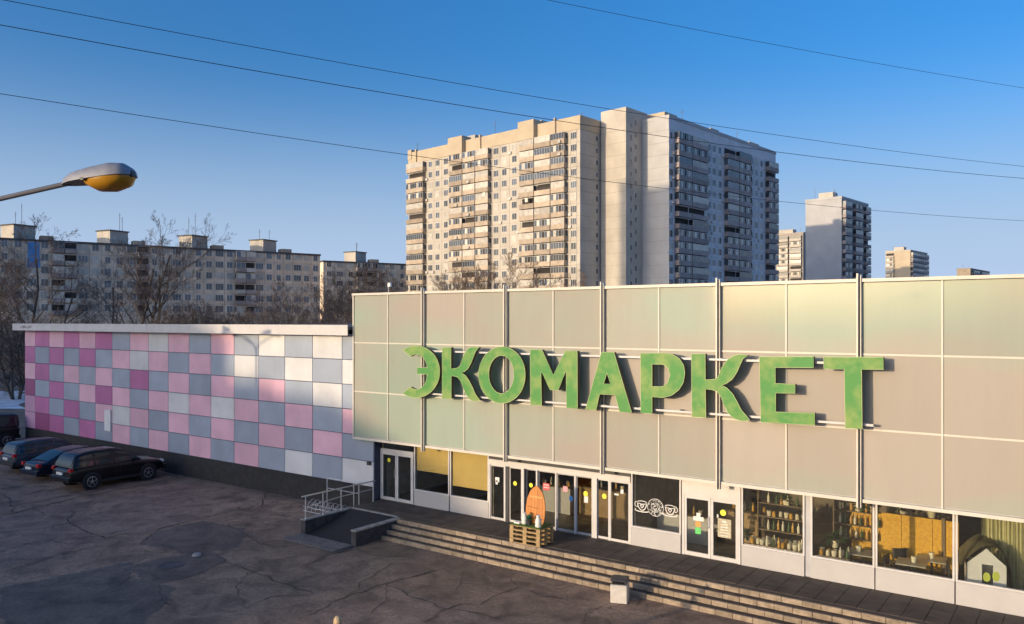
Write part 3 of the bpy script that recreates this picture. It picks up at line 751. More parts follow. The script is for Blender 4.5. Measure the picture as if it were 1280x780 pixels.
# taller rail parallel to the wall, and the bicycle rack in front of it
YQ = 22.35
r2 = thing('rack_rail', 'taller two-bar tube rail standing behind the bicycle rack', 'railing', (-24.4, YQ, 0))
xa, xb, xc = -25.75, -24.15, -23.85
zt = CZ-6.52
for x in (xa, xb, xc):
    q = MB(); q.path([(x,YQ,0.0),(x,YQ,zt)], 0.02, 8); q.build('post', M['white_tube'], r2)
q = MB(); q.path([(xa,YQ,zt),(xc,YQ,zt)], 0.022, 8); q.build('top_rail', M['white_tube'], r2)
for z in (zt-.42,):
    q = MB(); q.path([(xa,YQ-.001,z),(xc,YQ-.001,z)], 0.016, 6); q.build('middle_rail', M['white_tube'], r2)
rk = thing('bicycle_rack', 'low bicycle rack of bent steel hoops by the chequered wall', 'bike rack', (-25, 21.8, 0))
hoop = MB(); n = 12
hoop.path([(0,-.22,.07)] + [(0, -.22*math.cos(math.pi*i/n), .22+.33*math.sin(math.pi*i/n)) for i in range(n+1)] + [(0,.22,.07)], 0.013, 6)
hm = hoop.mesh('hoop', M['white_tube'], True)
for i in range(9): put('hoop', hm, rk, (-26.15+0.27*i, 21.82, 0.0), (0, R(14), 0), rel=True)
for dy in (-.22,.22):
    q = MB(); q.path([(-26.35,21.82+dy,.06),(-23.85,21.82+dy,.06)], 0.018, 6); q.path([(-26.35,21.82+dy,.235),(-23.85,21.82+dy,.235)], 0.016, 6); q.build('base_bar', M['white_tube'], rk)
# litter bin
M['marble'] = mat('bin_marble', (0.66,0.62,0.55), 0.55, col2=(0.56,0.52,0.46), scale=7, detail=8)
pb = at_Z(776, 751, 0)
bn = thing('litter_bin', 'square pale stone litter bin at the foot of the steps', 'bin', (pb.x, pb.y-0.05, 0), R(20))
q = MB(); w = .235; h = .52
q.cbox(-w,-w,0.02,w,w,h,0.02); q.build('body', M['marble'], bn, rel=False)
q = MB(); q.box(-w+.03,-w+.03,0,w-.03,w-.03,.0195); q.build('foot', M['dark_metal'], bn, rel=False)
q = MB()
for sx, sy in ((-1,-1),(1,-1),(1,1),(-1,1)): q.box(sx*(w-.05)-.025, sy*(w-.05)-.025, h+.001, sx*(w-.05)+.025, sy*(w-.05)+.025, h+.10)
q.cbox(-w,-w,h+.101,w,w,h+.15,.02); q.box(-w+.04,-w+.04,h+.001,w-.04,w-.04,h+.02); q.build('hood', M['dark_metal'], bn, rel=False)

# pallets, board and cans
px0, py0 = -15.62, YT+0.03
pal = thing('pallet', 'euro pallet of raw timber, lowest of the stack before the entrance', 'pallet', (px0+0.6, py0+0.4, TZ), 0, 'stacked pallets')
dm = MB(); dm.box(-.6,-.0725,0,.6,.0725,.02); deck = dm.mesh('deck_board', M['wood_pallet'])
for i, y in enumerate((-.3275,-.165,0,.165,.3275)): put('deck_board', deck, pal, (0,y,.122))
cm = MB(); cm.box(-.0725,-.4,0,.0725,.4,.02); cross = cm.mesh('cross_board', M['wood_pallet'])
blk = MB(); blk.box(-.0725,-.05,0,.0725,.05,.078); bk = blk.mesh('block', M['wood_pallet'])
bot = MB(); bot.box(-.6,-.05,0,.6,.05,.02); bm_ = bot.mesh('bottom_board', M['wood_pallet'])
for x in (-.5275,0,.5275):
    put('cross_board', cross, pal, (x,0,.1))
    for y in (-.35,0,.35): put('block', bk, pal, (x,y,.0215))
for y in (-.35,0,.35): put('bottom_board', bm_, pal, (0,y,0))
for i, nm in ((1,'second from the bottom of the stack'),(2,'third from the bottom of the stack'),(3,'topmost of the stack, under the turf mat')):
    dup(pal, (px0+0.6+rnd.uniform(-.012,.012), py0+0.4+rnd.uniform(-.012,.012), TZ+0.1435*i), R(rnd.uniform(-.6,.6)), 'euro pallet of raw timber, '+nm, 'stacked pallets')
zp = TZ + 0.574
q = MB(); q.cbox(px0+.01, py0+.02, zp+.001, px0+1.19, py0+.79, zp+.025, .008); tag(q.build('turf_mat', M['turf']), 'green artificial turf mat lying on the pallet stack', 'mat')
# wooden board shaped like a pointed oval, standing on the turf
bd = thing('wooden_board', 'tall orange pointed oval board of vertical planks standing on the pallets', 'board', (px0+.66, py0+.52, zp+.026))
def half_w(z):   # half width at height z
    t = z/1.22
    return .385*max(0, (1-((abs(t-.33)/ (.67 if t>.33 else .55))**2.3)))**.62
nP = 7; pw = .77/nP
for i in range(nP):
    xa_, xb_ = -.385+pw*i, -.385+pw*(i+1); pts_t = []; pts_b = []
    for k in range(7):
        x = xa_+.003+(pw-.006)*k/6
        zs = [z/80*1.22 for z in range(81) if half_w(z/80*1.22) >= abs(x)-1e-6]
        zlo, zhi = (min(zs), max(zs)) if zs else (.4,.42)
        pts_t.append((x,zhi)); pts_b.append((x,zlo))
    q = MB(); q.prism([pts_b + pts_t[::-1]], lambda a,b,c: (a,c+.10*(b/1.22),b), -.012+rnd.uniform(-.002,.002), .018)
    q.build('plank', M['orange_wood'], bd, rel=False)
M['burnt'] = mat('burnt_lettering', (0.10,0.04,0.015), 0.7, var=0.2); M['carved'] = mat('carved_lettering', (0.80,0.50,0.16), 0.7, var=0.2)
q = MB(); tl = lambda z: .10*(z/1.22)-.018
for j in range(9): q.obox((-.21+.055*j, tl(.86), .86+rnd.uniform(-.012,.012)), (.034,.006,.055), Euler((R(-4.7),R(rnd.uniform(-12,12)),0)).to_matrix())
q.build('carved_line', M['carved'], bd, rel=False)
q = MB(); q.bar((-.34,tl(.52),.535),(.10,tl(.52),.49),.022,.008); q.bar((.02,tl(.17),.16),(.34,tl(.17),.17),.025,.008); q.bar((-.05,tl(.2),.20),(.1,tl(.2),.16),.02,.008); q.build('burnt_line', M['burnt'], bd, rel=False)
can_mat = mat('printed_can', (0.74,0.74,0.68), 0.35, col2=(0.30,0.45,0.20), ramp=(.38,.46), scale=12, coord='obj')
def can(x, y, label, s=1):
    t = thing('milk_can', label, 'can', (x, y, zp+.026), 0, 'cans on the pallets')
    q = MB(); q.lathe([(.085*s,0),(.10*s,.02),(.10*s,.20*s),(.075*s,.27*s),(.06*s,.29*s),(.06*s,.33*s)], 16); q.build('body', can_mat, t, True, rel=False)
    q = MB(); q.lathe([(.072*s,.331*s),(.072*s,.36*s),(.03*s,.375*s)], 14); q.build('lid', M['white_plastic'], t, True, rel=False)
    return t
can(px0+.42, py0+.26, 'white printed can left of the green plant pot on the pallets')
can(px0+1.03, py0+.17, 'white printed can at the right front corner of the pallets', 1.05)
pt = thing('plant_pot', 'dark pot with a teal green leafy plant between cans and board', 'plant', (px0+.62, py0+.24, zp+.026))
q = MB(); q.lathe([(.06,0),(.085,.14),(.085,.155),(.07,.155),(.07,.14)], 14); q.build('pot', M['dark_metal'], pt, True, rel=False)
M['teal_leaf'] = mat('teal_leaf', (0.03,0.22,0.13), 0.5, var=0.3); q = MB()
for i in range(46):
    a = rnd.uniform(0,6.28); e = rnd.uniform(.2,1.3); L = rnd.uniform(.09,.19); d = Vector((math.cos(a)*math.cos(e), math.sin(a)*math.cos(e), math.sin(e)))
    p = Vector((0,0,.15)) + d*rnd.uniform(.0,.08); sd = d.cross(Vector((0,0,1))).normalized()*.025
    q.add([p, p+d*L*.5+sd, p+d*L, p+d*L*.5-sd], [(0,1,2,3)])
q.build('leaves', M['teal_leaf'], pt, rel=False, fix=False)
q = MB(); q.cbox(px0+.08, py0+.12, zp+.026, px0+.30, py0+.30, zp+.09, .01); tag(q.build('paper_box', M['paper']), 'flat pale box at the left end of the pallet stack', 'box')

# ------------------------------------------------------------------ inside the cafe and shop windows
M['shelf_wood'] = mat('shelf_wood', (0.20,0.14,0.08), 0.7, var=0.3, scale=4)
M['osb'] = mat('yellow_osb', (0.80,0.46,0.045), 0.7, col2=(0.66,0.34,0.03), scale=14, detail=3, ramp=(.4,.6))
M['chair'] = mat('dark_chair', (0.03,0.03,0.028), 0.5, var=0.2); M['table'] = mat('table_top', (0.42,0.40,0.32), 0.4, var=0.15)
M['cream'] = mat('cream_pot', (0.75,0.68,0.50), 0.4, var=0.08, rand=.15); M['amber'] = mat('amber_jar', (0.60,0.33,0.05), 0.3, var=0.2, rand=.3); M['leaf'] = mat('leaf_green', (0.05,0.11,0.03), 0.6, var=0.5, scale=20)
M['curtain'] = mat('cream_curtain', (0.62,0.60,0.36), 0.9, var=0.1, scale=5); M['tent'] = mat('tent_roof', (0.16,0.15,0.08), 0.8, var=0.25)
def goods(mesh_list, spots, label, cat, group, nm):
    hue = {'amber_jar':'amber', 'cream_pot':'cream white', 'leaf_green':'green'}
    for i, p in enumerate(spots):
        me_ = mesh_list[i % len(mesh_list)]
        tag(put(me_.name.split('.')[0], me_, None, p), hue[me_.materials[0].name]+' '+me_.name.split('.')[0]+' '+label, me_.name.split('.')[0], group)
jar = MB(); jar.lathe([(.05,0),(.055,.02),(.055,.11),(.04,.13),(.045,.14),(.045,.16)], 12)
pot = MB(); pot.lathe([(.055,0),(.075,.13),(.075,.16),(.06,.16)], 12)
btl = MB(); btl.lathe([(.04,0),(.042,.17),(.016,.23),(.016,.29)], 10)
jm = [jar.mesh('jar', M['amber'], True), jar.mesh('jar', M['cream'], True)]; pmh = [pot.mesh('pot', M['cream'], True)]; bmh = [btl.mesh('bottle', M['cream'], True), btl.mesh('bottle', M['leaf'], True), btl.mesh('bottle', M['amber'], True)]
def shelf(label, xa_, xb_, y0, zs, loc_group=None):
    t = thing('display_shelf', label, 'shelf', ((xa_+xb_)/2, y0, TZ))
    for x in (xa_, xb_):
        q = MB(); q.box(x-.02, y0, TZ+.001, x+.02, y0+.3, zs[-1]+.35); q.build('side', M['shelf_wood'], t)
    for z in zs:
        q = MB(); q.box(xa_+.021, y0, z-.025, xb_-.021, y0+.3, z); q.build('board', M['shelf_wood'], t)
    return t
ya = YG+0.55
zs = [TZ+.62, TZ+1.02, TZ+1.42, TZ+1.82]
shelf('wooden display shelf behind the first window right of the cafe door', X(927)+.3, X(1006)-.05, ya, zs)
lev = ('lowest','second lowest','second highest','top')
for k, z in enumerate(zs):
    n = 9 - k; sp = [(X(927)+.5+ (1.2/n)*(i+.5)+rnd.uniform(-.03,.03), ya+.12+rnd.uniform(-.05,.08), z) for i in range(n)]
    if k % 2 == 0: goods(pmh+jm, sp, 'on the '+lev[k]+' board of the wooden display shelf', 'pot', 'pots on the display shelf', 'pot')
    else: goods(bmh, sp, 'on the '+lev[k]+' board of the wooden display shelf', 'bottle', 'bottles on the display shelf', 'bottle')
yb = YG+1.5
shelf('dark bottle rack at the back behind the second window from the cafe door', X(1013)+.25, X(1060)+.3, yb, [TZ+.9,TZ+1.3,TZ+1.7])
for k, z in enumerate((TZ+.9,TZ+1.3,TZ+1.7)):
    goods(bmh, [(X(1013)+.4+.15*i+rnd.uniform(-.03,.03), yb+.14, z) for i in range(8)], 'on the '+('lowest','middle','top')[k]+' board of the dark rack', 'bottle', 'bottles on the dark rack', 'bottle')
def table(x, y, label, w=.75):
    t = thing('cafe_table', label, 'table', (x,y,TZ), R(4), 'cafe tables')
    q = MB(); q.cbox(-w/2,-.35,.72,w/2,.35,.75,.008); q.build('table_top', M['table'], t, rel=False)
    q = MB(); q.path([(0,0,.02),(0,0,.719)], .03, 8); q.build('column', M['chair'], t, rel=False)
    q = MB(); q.lathe([(.25,0),(.25,.015),(.04,.03)], 16); q.build('foot', M['chair'], t, rel=False)
    return t
def chair(x, y, rz, label):
    t = thing('cafe_chair', label, 'chair', (x,y,TZ), rz, 'cafe chairs')
    q = MB(); q.cbox(-.2,-.2,.43,.2,.2,.46,.01); q.build('seat', M['chair'], t, rel=False)
    q = MB(); q.cbox(-.2,.19,.58,.2,.215,.86,.008); q.build('backrest', M['chair'], t, rel=False)
    for sx in (-1,1):
        q = MB(); q.path([(sx*.18,-.18,.429),(sx*.21,-.22,0)], .013, 6); q.build('leg', M['steel'], t, rel=False)
        q = MB(); q.path([(sx*.21,.23,0),(sx*.18,.18,.45),(sx*.18,.2,.84)], .013, 6); q.build('leg', M['steel'], t, rel=False)
    return t
tabs = [(X(1075)-.1, YG+.75, 'pale cafe table behind the second window, near a white pot'), (X(1135), YG+.55, 'pale cafe table nearest the glass, before the yellow boards'), (X(1160)-.1, YG+1.25, 'pale cafe table further in, before the yellow boards')]
for a in tabs: table(*a)
goods(pmh, [(tabs[0][0]-.1,tabs[0][1],TZ+.752),(tabs[1][0]+.05,tabs[1][1],TZ+.752),(tabs[2][0],tabs[2][1],TZ+.752)], 'standing on a cafe table', 'pot', 'pots on the cafe tables', 'pot')
for a in ((X(1113),YG+.5,R(80),'dark metal chair left of the nearest cafe table'),(X(1170),YG+.6,R(-70),'dark metal chair right of the nearest cafe table'),(X(1118),YG+1.2,R(30),'dark metal chair by the yellow boards, furthest left'),(X(1100)-.12,YG+.72,R(95),'dark metal chair right of the table behind the second window')): chair(*a)
osb = thing('yellow_partition', 'bright yellow chipboard partition inside the cafe', 'partition', (X(1130), YG+1.75, TZ))
xo = [X(1062)-.35, X(1062)+.2, X(1062)+1.0, X(1062)+1.8, X(1062)+2.45]
for a, e in zip(xo[:-1], xo[1:]):
    q = MB(); q.box(a+.006, YG+1.75, TZ+.25, e-.006, YG+1.79, TZ+1.72); q.build('board', M['osb'], osb)
q = MB(); q.box(xo[-1]-.42, YG+1.70, TZ+.002, xo[-1]-.33, YG+1.745, TZ+1.8); q.build('upright', M['shelf_wood'], osb)
def plant(x, y, z, label, s=1):
    t = thing('potted_plant', label, 'plant', (x,y,z), rnd.uniform(0,6), 'plants in the shop windows')
    q = MB(); q.lathe([(.06*s,0),(.09*s,.15*s),(.09*s,.16*s),(.07*s,.16*s)], 12); q.build('pot', M['cream'], t, True, rel=False)
    q = MB()
    for i in range(60):
        a = rnd.uniform(0,6.28); e = rnd.uniform(-.2,1.4); L = rnd.uniform(.12,.3)*s; d = Vector((math.cos(a)*math.cos(e), math.sin(a)*math.cos(e), math.sin(e)))
        p = Vector((0,0,.16*s)) + d*rnd.uniform(0,.12)*s; sd = d.cross(Vector((0,0,1))).normalized()*.03*s
        q.add([p, p+d*L*.5+sd, p+d*L-Vector((0,0,.05*s)), p+d*L*.5-sd], [(0,1,2,3)])
    q.build('leaves', M['leaf'], t, rel=False, fix=False)
for (xa_, xb_, wh) in ((X(934),X(1000),'first'),(X(1020),X(1060),'second')):
    t = thing('display_table', 'low wooden display table close behind the '+wh+' shop window right of the cafe door', 'table', ((xa_+xb_)/2, YG+.32, TZ)); w = xb_-xa_
    q = MB(); q.cbox(-w/2,-.17,.60,w/2,.17,.64,.006); q.build('table_top', M['shelf_wood'], t, rel=False)
    for sx in (-1,1):
        for sy in (-1,1): q = MB(); q.box(sx*(w/2-.04)-.02,sy*.13-.02,0,sx*(w/2-.04)+.02,sy*.13+.02,.599); q.build('leg', M['shelf_wood'], t, rel=False)
    for row in (0,1):
        nn = int(w/.15); goods((pmh+jm+pmh+[bmh[0]]) if row else (jm+pmh+bmh), [(xa_+.08+(w-.16)*i/(nn-1)+rnd.uniform(-.02,.02), YG+.23+.17*row+rnd.uniform(-.02,.02), TZ+.641) for i in range(nn)], 'in the '+('front','back')[row]+' row on the display table in the '+wh+' window', 'pot', 'goods on the window tables', 'pot')
plant(X(937)-.25, YG+.5, TZ+.62, 'leafy green plant low at the left of the first shop window', .9)
plant(X(960)+.3, ya+.12, zs[-1]+.0, 'leafy plant on the top board of the display shelf', 1.0)
plant(X(1030)+.1, YG+.8, TZ+.75, 'leafy plant low in the second shop window', 1.3)
plant(X(1046)+.2, yb+.14, TZ+1.7+.0, 'leafy plant on top of the dark bottle rack', 1.2)
plant(X(1150), YG+1.9, TZ+1.73, 'leafy plant above the yellow boards', 1.4)
plant(X(1112), YG+1.9, TZ+1.73, 'leafy plant above the left end of the yellow boards', 1.2)
M['carton'] = mat('carton', (0.40,0.27,0.14), 0.8, var=0.15, rand=.2)
for i, (px, dy, w, d_, h, lab) in enumerate(((640,2.2,1.6,.6,1.0,'long low counter inside the sliding entrance, left part'),(700,2.6,2.2,.6,1.05,'long low counter inside the sliding entrance, right part'),(822,1.3,1.9,.5,.9,'counter behind the cup-painted window'),(885,2.4,1.3,.6,1.0,'counter facing the cafe door'))):
    x = X(px)+.3; t = thing('counter', lab, 'counter', (x, YG+dy, TZ), 0, 'counters')
    q = MB(); q.box(-w/2,0,0,w/2,d_,h-.04); q.build('front', M['carton'] if i % 2 else M['sill'], t, rel=False)
    q = MB(); q.cbox(-w/2-.03,-.03,h-.039,w/2+.03,d_+.03,h,.006); q.build('counter_top', M['shelf_wood'], t, rel=False)
    goods(jm+bmh+pmh, [(x-w/2+.12+ (w-.2)*(k+.5)/7+rnd.uniform(-.05,.05), YG+dy+rnd.uniform(.08,d_-.1), TZ+h+.001) for k in range(7)], 'standing on the '+lab, 'jar', 'goods on the counters', 'jar')
pend = MB(); pend.lathe([(.02,.22),(.05,.2),(.16,.02),(.17,0),(.15,0),(.04,.18)], 14); pend.path([(0,0,.22),(0,0,.55)], .008, 4)
pend = pend.mesh('pendant_lamp', M['chair'], True)
for i, (px, dy) in enumerate(((805,1.4),(838,1.5),(950,1.7),(990,1.6),(1040,1.5),(1080,1.4),(1125,1.3),(1170,1.4))):
    tag(put('pendant_lamp', pend, None, (X(px), YG+dy, 2.54)), 'dark pendant lamp hanging from the shop ceiling', 'lamp', 'pendant lamps')
# curtain folds and toy house behind the last window in view
q = MB(); xa_, xb_ = X(1205)+.25, X(1262)+.25; n = 60
pts = [(xa_+(xb_-xa_)*i/n, YG+1.35+.05*math.sin(i*1.1)+.02*math.sin(i*2.7)) for i in range(n+1)]
q.add([(x,y,TZ+.05) for x,y in pts]+[(x,y,3.08) for x,y in pts], [(i,i+1,n+2+i,n+1+i) for i in range(n)])
tag(q.build('curtain', M['curtain'], smooth=True), 'pale cream pleated curtain hanging behind the rightmost window', 'curtain')
hx = X(1226)+.02; hy = YG+.45
th_ = thing('toy_house', 'white toy play house with a sagging olive fabric roof in the rightmost window', 'play house', (hx, hy+.35, TZ), R(12)); th_.scale = (1.05,1.1,1.6)
q = MB(); q.box(-.42,-.25,0,-.36,.35,.62); q.box(.36,-.25,0,.42,.35,.62); q.box(-.359,-.25,0,.359,-.21,.28); q.box(-.359,-.25,.281,-.1,-.21,.62); q.box(.14,-.25,.281,.359,-.21,.62); q.box(-.359,.31,0,.359,.35,.62)
q.build('wall', M['white_plastic'], th_, rel=False)
q = MB(); q.prism([[(-.42,.621),(.42,.621),(0,.88)]], lambda a,b,c: (a,c,b), -.25, -.21); q.build('gable', M['white_plastic'], th_, rel=False)
q = MB(); rp = [(-.56,.56),(-.47,.66),(-.30,.80),(-.12,.91),(.04,.955),(.20,.93),(.34,.84),(.45,.70),(.52,.50),(.55,.28),(.57,.03)]
nR = len(rp); dep = [(-.34,0,1),(-.05,.03,1.02),(.3,-.02,1.03),(.65,.04,1.04),(1.0,-.03,.98)]
q.add([(x*k_+.012*math.sin(9*y+i), y, z+dz_*(z/.95)) for (y,dz_,k_) in dep for i,(x,z) in enumerate(rp)], [(j*nR+i,j*nR+i+1,(j+1)*nR+i+1,(j+1)*nR+i) for j in range(len(dep)-1) for i in range(nR-1)])
o = q.build('fabric_roof', M['tent'], th_, True, rel=False)
q = MB(); 
for cx, cz in ((.0,.42),(.22,.15),(.2,.45)): q.prism([[(cx+.08*math.cos(a*math.pi/6), cz+.08*math.sin(a*math.pi/6)) for a in range(12)]], lambda a,b,c: (a,c,b), -.256, -.251)
M['lime'] = mat('lime_dot', (0.55,0.62,0.10), 0.5, var=0.05); q.build('round_picture', M['lime'], th_, rel=False)

# ------------------------------------------------------------------ vehicles
def paint(name, c): return mat(name, c, 0.35, metal=0.0, var=0.15, scale=2, coat=0.45, spec=0.25)
M['tail'] = mat('tail_light', (0.45,0.02,0.02), 0.15, var=0.2); M['lens'] = mat('clear_lens', (0.6,0.62,0.65), 0.1, var=0.1); M['trim'] = mat('black_trim', (0.02,0.02,0.022), 0.6, var=0.2)
M['plate'] = mat('number_plate', (0.7,0.7,0.68), 0.4, var=0.05); M['chrome'] = mat('chrome', (0.75,0.75,0.76), 0.12, metal=1, var=0.03)
def lerp(a, b, t): return tuple(a[i]+(b[i]-a[i])*t for i in range(3))
def make_car(name, label, cat, loc, P, body_m, rz=0.0):
    t = thing(name, label, cat, loc, rz); W = P['W']/2
    # lower body
    st = P['st']; vs = []; fs = []; n = 11
    for (y, zb, zt, k) in st:
        w = W*k; mid = zb+(zt-zb)*.55; cr = P.get('crown', .03)
        hs = [(w*.86,zb),(w*.97,zb+.07),(w,mid),(w*.985,zt-.09),(w*.93,zt-.015),(w*.5,zt+cr*.8)]
        pts = [(-x,z) for x,z in hs] + [(0,zt+cr)][:0]
        row = [(-x,y,z) for x,z in hs] + [(x,y,z) for x,z in reversed(hs)]
        vs += row
    n = 12
    for i in range(len(st)-1):
        for j in range(n): fs.append((i*n+j, i*n+(j+1)%n, (i+1)*n+(j+1)%n, (i+1)*n+j))
    fs += [tuple(range(n)), tuple((len(st)-1)*n+j for j in range(n-1,-1,-1))]
    q = MB(); q.add(vs, fs); bo = q.build('body', body_m, t, True, rel=False, sharp=180)
    sb_ = bo.modifiers.new('round', 'SUBSURF'); sb_.levels = 2; sb_.render_levels = 2
    # greenhouse: cross sections along a curved roof line
    zb = P['belt']; wb0 = W*.955; top = P['top']; zr = P['H']
    def catmull(t_):
        n_ = len(top)-1; x = t_*n_; i = min(int(x), n_-1); f = x-i
        p = [top[max(i-1,0)], top[i], top[i+1], top[min(i+2,n_)]]
        return tuple(.5*((2*p[1][k])+(-p[0][k]+p[2][k])*f+(2*p[0][k]-5*p[1][k]+4*p[2][k]-p[3][k])*f*f+(-p[0][k]+3*p[1][k]-3*p[2][k]+p[3][k])*f**3) for k in (0,1))
    NS = 36; prof = [catmull(i/NS) for i in range(NS+1)]
    y_a, y_b = top[0][0], top[-1][0]
    def wbelt(y): e = min(1, (y-y_a)/.5, (y_b-y)/.9) if True else 1; return wb0*(.90+.10*max(0,e)**.5)
    def wtop(y, z): return wbelt(y)-P['lean']*max(0,z-zb)
    def ztop(y):
        for (y0,z0),(y1,z1) in zip(prof[:-1], prof[1:]):
            if y0 <= y <= y1: return z0+(z1-z0)*((y-y0)/(y1-y0) if y1 > y0 else 0)
        return zb
    vs = []; fs = []; m_ = 11
    for (y, z) in prof:
        wl2 = wbelt(y); wt = wtop(y, z); h = max(z-zb, .0)
        half = [(wl2, zb-.03), (wl2+(wt-wl2)*.5, zb+h*.5), (wt, zb+h*.88), (wt-.05, zb+h*.96), (wt*.75, zb+h*.995)]
        vs += [(-x,y,zz) for x,zz in half] + [(0,y,z+.012*min(1,h*3))] + [(x,y,zz) for x,zz in reversed(half)]
    for i in range(NS):
        for j in range(m_-1): fs.append((i*m_+j,i*m_+j+1,(i+1)*m_+j+1,(i+1)*m_+j))
    q = MB(); q.add(vs, fs); q.build('roof', body_m, t, True, rel=False, sharp=60)
    for sx in (-1,1):
        for (ya0, ya1) in P['win']:
            vs = []; fs = []; k = 9
            for i in range(k+1):
                y = ya0+(ya1-ya0)*i/k; zt_ = ztop(y); lo = zb+.035; hi = max(lo+.004, zb+(zt_-zb)*.86-.02)
                for zz in (lo, hi):
                    w_ = wbelt(y)+(wtop(y,zt_)-wbelt(y))*min(1,(zz-zb)/max(.01,(zt_-zb)*.88)); vs.append((sx*(w_+.008),y,zz))
            fs = [(2*i,2*i+1,2*i+3,2*i+2) for i in range(k)]
            q = MB(); q.add(vs, fs); q.build('side_window', M['car_glass'], t, True, rel=False)
    for (ya0, ya1, nm) in ((P['rw'][0],P['rw'][1],'rear_window'),(P['fw'][0],P['fw'][1],'windscreen')):
        vs = []; fs = []; k = 7
        for i in range(k+1):
            y = ya0+(ya1-ya0)*i/k; z = ztop(y); w_ = wtop(y,z)*.88; sg = -1 if nm == 'rear_window' else 1
            for f_ in (-1,-.5,0,.5,1): vs.append((w_*f_, y+sg*.014, z+.010+.012*(1-f_*f_)))
        fs = [(5*i+j,5*i+j+1,5*i+j+6,5*i+j+5) for i in range(k) for j in range(4)]
        q = MB(); q.add(vs, fs); q.build(nm, M['car_glass'], t, True, rel=False)
    yb1 = P['fw'][1]; yr0 = P['rail'][0]; yr1 = P['rail'][1]; wr = wtop(0, zr)
    # wheels
    r = P['r']
    MX = Matrix.Rotation(R(90),3,'Y')
    for y in P['wy']:
        for sx in (-1,1):
            a = MB(); a.lathe([(r+.075,0),(r+.075,.05),(r+.01,.055),(.05,.05)], 28, (sx*(W-.012 if sx>0 else W-.012) - (0 if sx>0 else 0), y, r), MX if sx>0 else MX.transposed()); a.build('wheel_arch', M['trim'], t, True, rel=False)
            x0 = sx*(W-.17)
            wv = MB(); wv.lathe([(r*.66,0.0),(r*.95,.0),(r,.03),(r,.20),(r*.95,.228),(r*.68,.228),(r*.66,.20)], 28, (x0,y,r), MX if sx>0 else MX.transposed(), cap=False)
            wo = wv.build('wheel', M['black_rubber'], t, True, rel=False)
            rm = MB(); xf = sx*(W+.048)
            rm.lathe([(r*.67,-.05),(r*.67,.0),(r*.60,.004),(r*.58,-.03)], 28, (xf,y,r), MX if sx>0 else MX.transposed(), cap=False)
            for s5 in range(5):
                an = 2*math.pi*s5/5+.3
                rm.bar((xf-sx*.012,y+.04*math.cos(an),r+.04*math.sin(an)),(xf-sx*.012,y+r*.62*math.cos(an),r+r*.62*math.sin(an)),.075,.02)
            rm.lathe([(.075,-.04),(.07,.004),(.0001,.01)], 14, (xf,y,r), MX if sx>0 else MX.transposed())
            rm.build('rim', M['alloy'], wo, True, rel=False)
            bd_ = MB(); bd_.lathe([(r*.64,-.075),(r*.64,-.065)], 20, (xf,y,r), MX if sx>0 else MX.transposed()); bd_.build('brake_disc', M['trim'], wo, rel=False)
    l0, l1 = st[0][0], st[-1][0]; zt0 = P['tz']
    for sx in (-1,1):
        q = MB(); q.cbox(sx*W*.92-(.22 if sx>0 else 0.0), l0-.006, zt0-.08, sx*W*.92+(0 if sx>0 else .22), l0+.20, zt0+.08, .03); q.build('tail_light', M['tail'], t, rel=False)
        q = MB(); q.cbox(sx*W*.86-(.30 if sx>0 else 0), l1-.22, P['hz']-.07, sx*W*.86+(0 if sx>0 else .30), l1-.03, P['hz']+.05, .03); q.build('headlight', M['lens'], t, rel=False)
        ym = yb1-.30
        q = MB(); q.cbox(sx*(W+.10)-.09, ym-.05, zb+.0, sx*(W+.10)+.09, ym+.07, zb+.15, .025); q.box(sx*W*.94-.02, ym-.02, zb+.01, sx*(W+.02)+.0, ym+.03, zb+.05); q.build('mirror', body_m, t, rel=False)
        for yy in P['doors'][1:]:
            q = MB(); q.box(sx*(W*.998)-.012, yy-.30, zb-.17, sx*(W*.998)+.016, yy-.14, zb-.14); q.build('door_handle', P.get('handle_m', body_m), t, rel=False)
        q = MB()
        for yy in P['doors']: q.box(sx*(W-.006)-.010, yy-.006, .40, sx*(W-.006)+.003, yy+.006, zb-.10)
        q.build('door_gap', M['trim'], t, rel=False)
        q = MB(); q.box(sx*W-.03, P['wy'][0]+r+.09, .28, sx*W+.012, P['wy'][1]-r-.09, .40); q.build('sill_trim', P.get('sill_m', M['trim']), t, rel=False)
        if P.get('rails'):
            q = MB(); q.path([(sx*wr*.88,yr0,ztop(yr0)-.03),(sx*wr*.88,yr0+.1,ztop(yr0)+.03),(sx*wr*.88,(yr0+yr1)/2,ztop((yr0+yr1)/2)+.04),(sx*wr*.88,yr1-.1,ztop(yr1)+.03),(sx*wr*.88,yr1,ztop(yr1)-.03)], .016, 6); q.build('roof_rail', M['trim'], t, rel=False)
        if P.get('strip'):
            q = MB(); ys_ = [P['win'][0][0]+(P['win'][-1][1]-P['win'][0][0])*i/14 for i in range(15)]; q.path([(sx*(wtop(y,ztop(y))+.012), y, zb+(ztop(y)-zb)*.88) for y in ys_], .013, 5); q.build('window_trim', M['chrome'], t, rel=False)
    q = MB(); q.cbox(-W*.93, l0-.06, P['bz']-.12, W*.93, l0+.10, P['bz']+.10, .03); q.build('rear_bumper', P.get('bump_m', body_m), t, rel=False)
    q = MB(); q.cbox(-W*.92, l1-.10, P['bz']-.14, W*.92, l1+.05, P['bz']+.08, .03); q.build('front_bumper', P.get('bump_m', body_m), t, rel=False)
    q = MB(); q.box(-.26, l0-.072, P['pz']-.06, .26, l0-.061 if P['pz']<P['bz']+.1 else l0-.0, P['pz']+.06); q.build('number_plate', M['plate'], t, rel=False)
    if P.get('garnish'):
        q = MB(); q.box(-.4, l0-.02, P['pz']+.09, .4, l0+.02, P['pz']+.13); q.build('garnish', M['chrome'], t, rel=False)
    return t
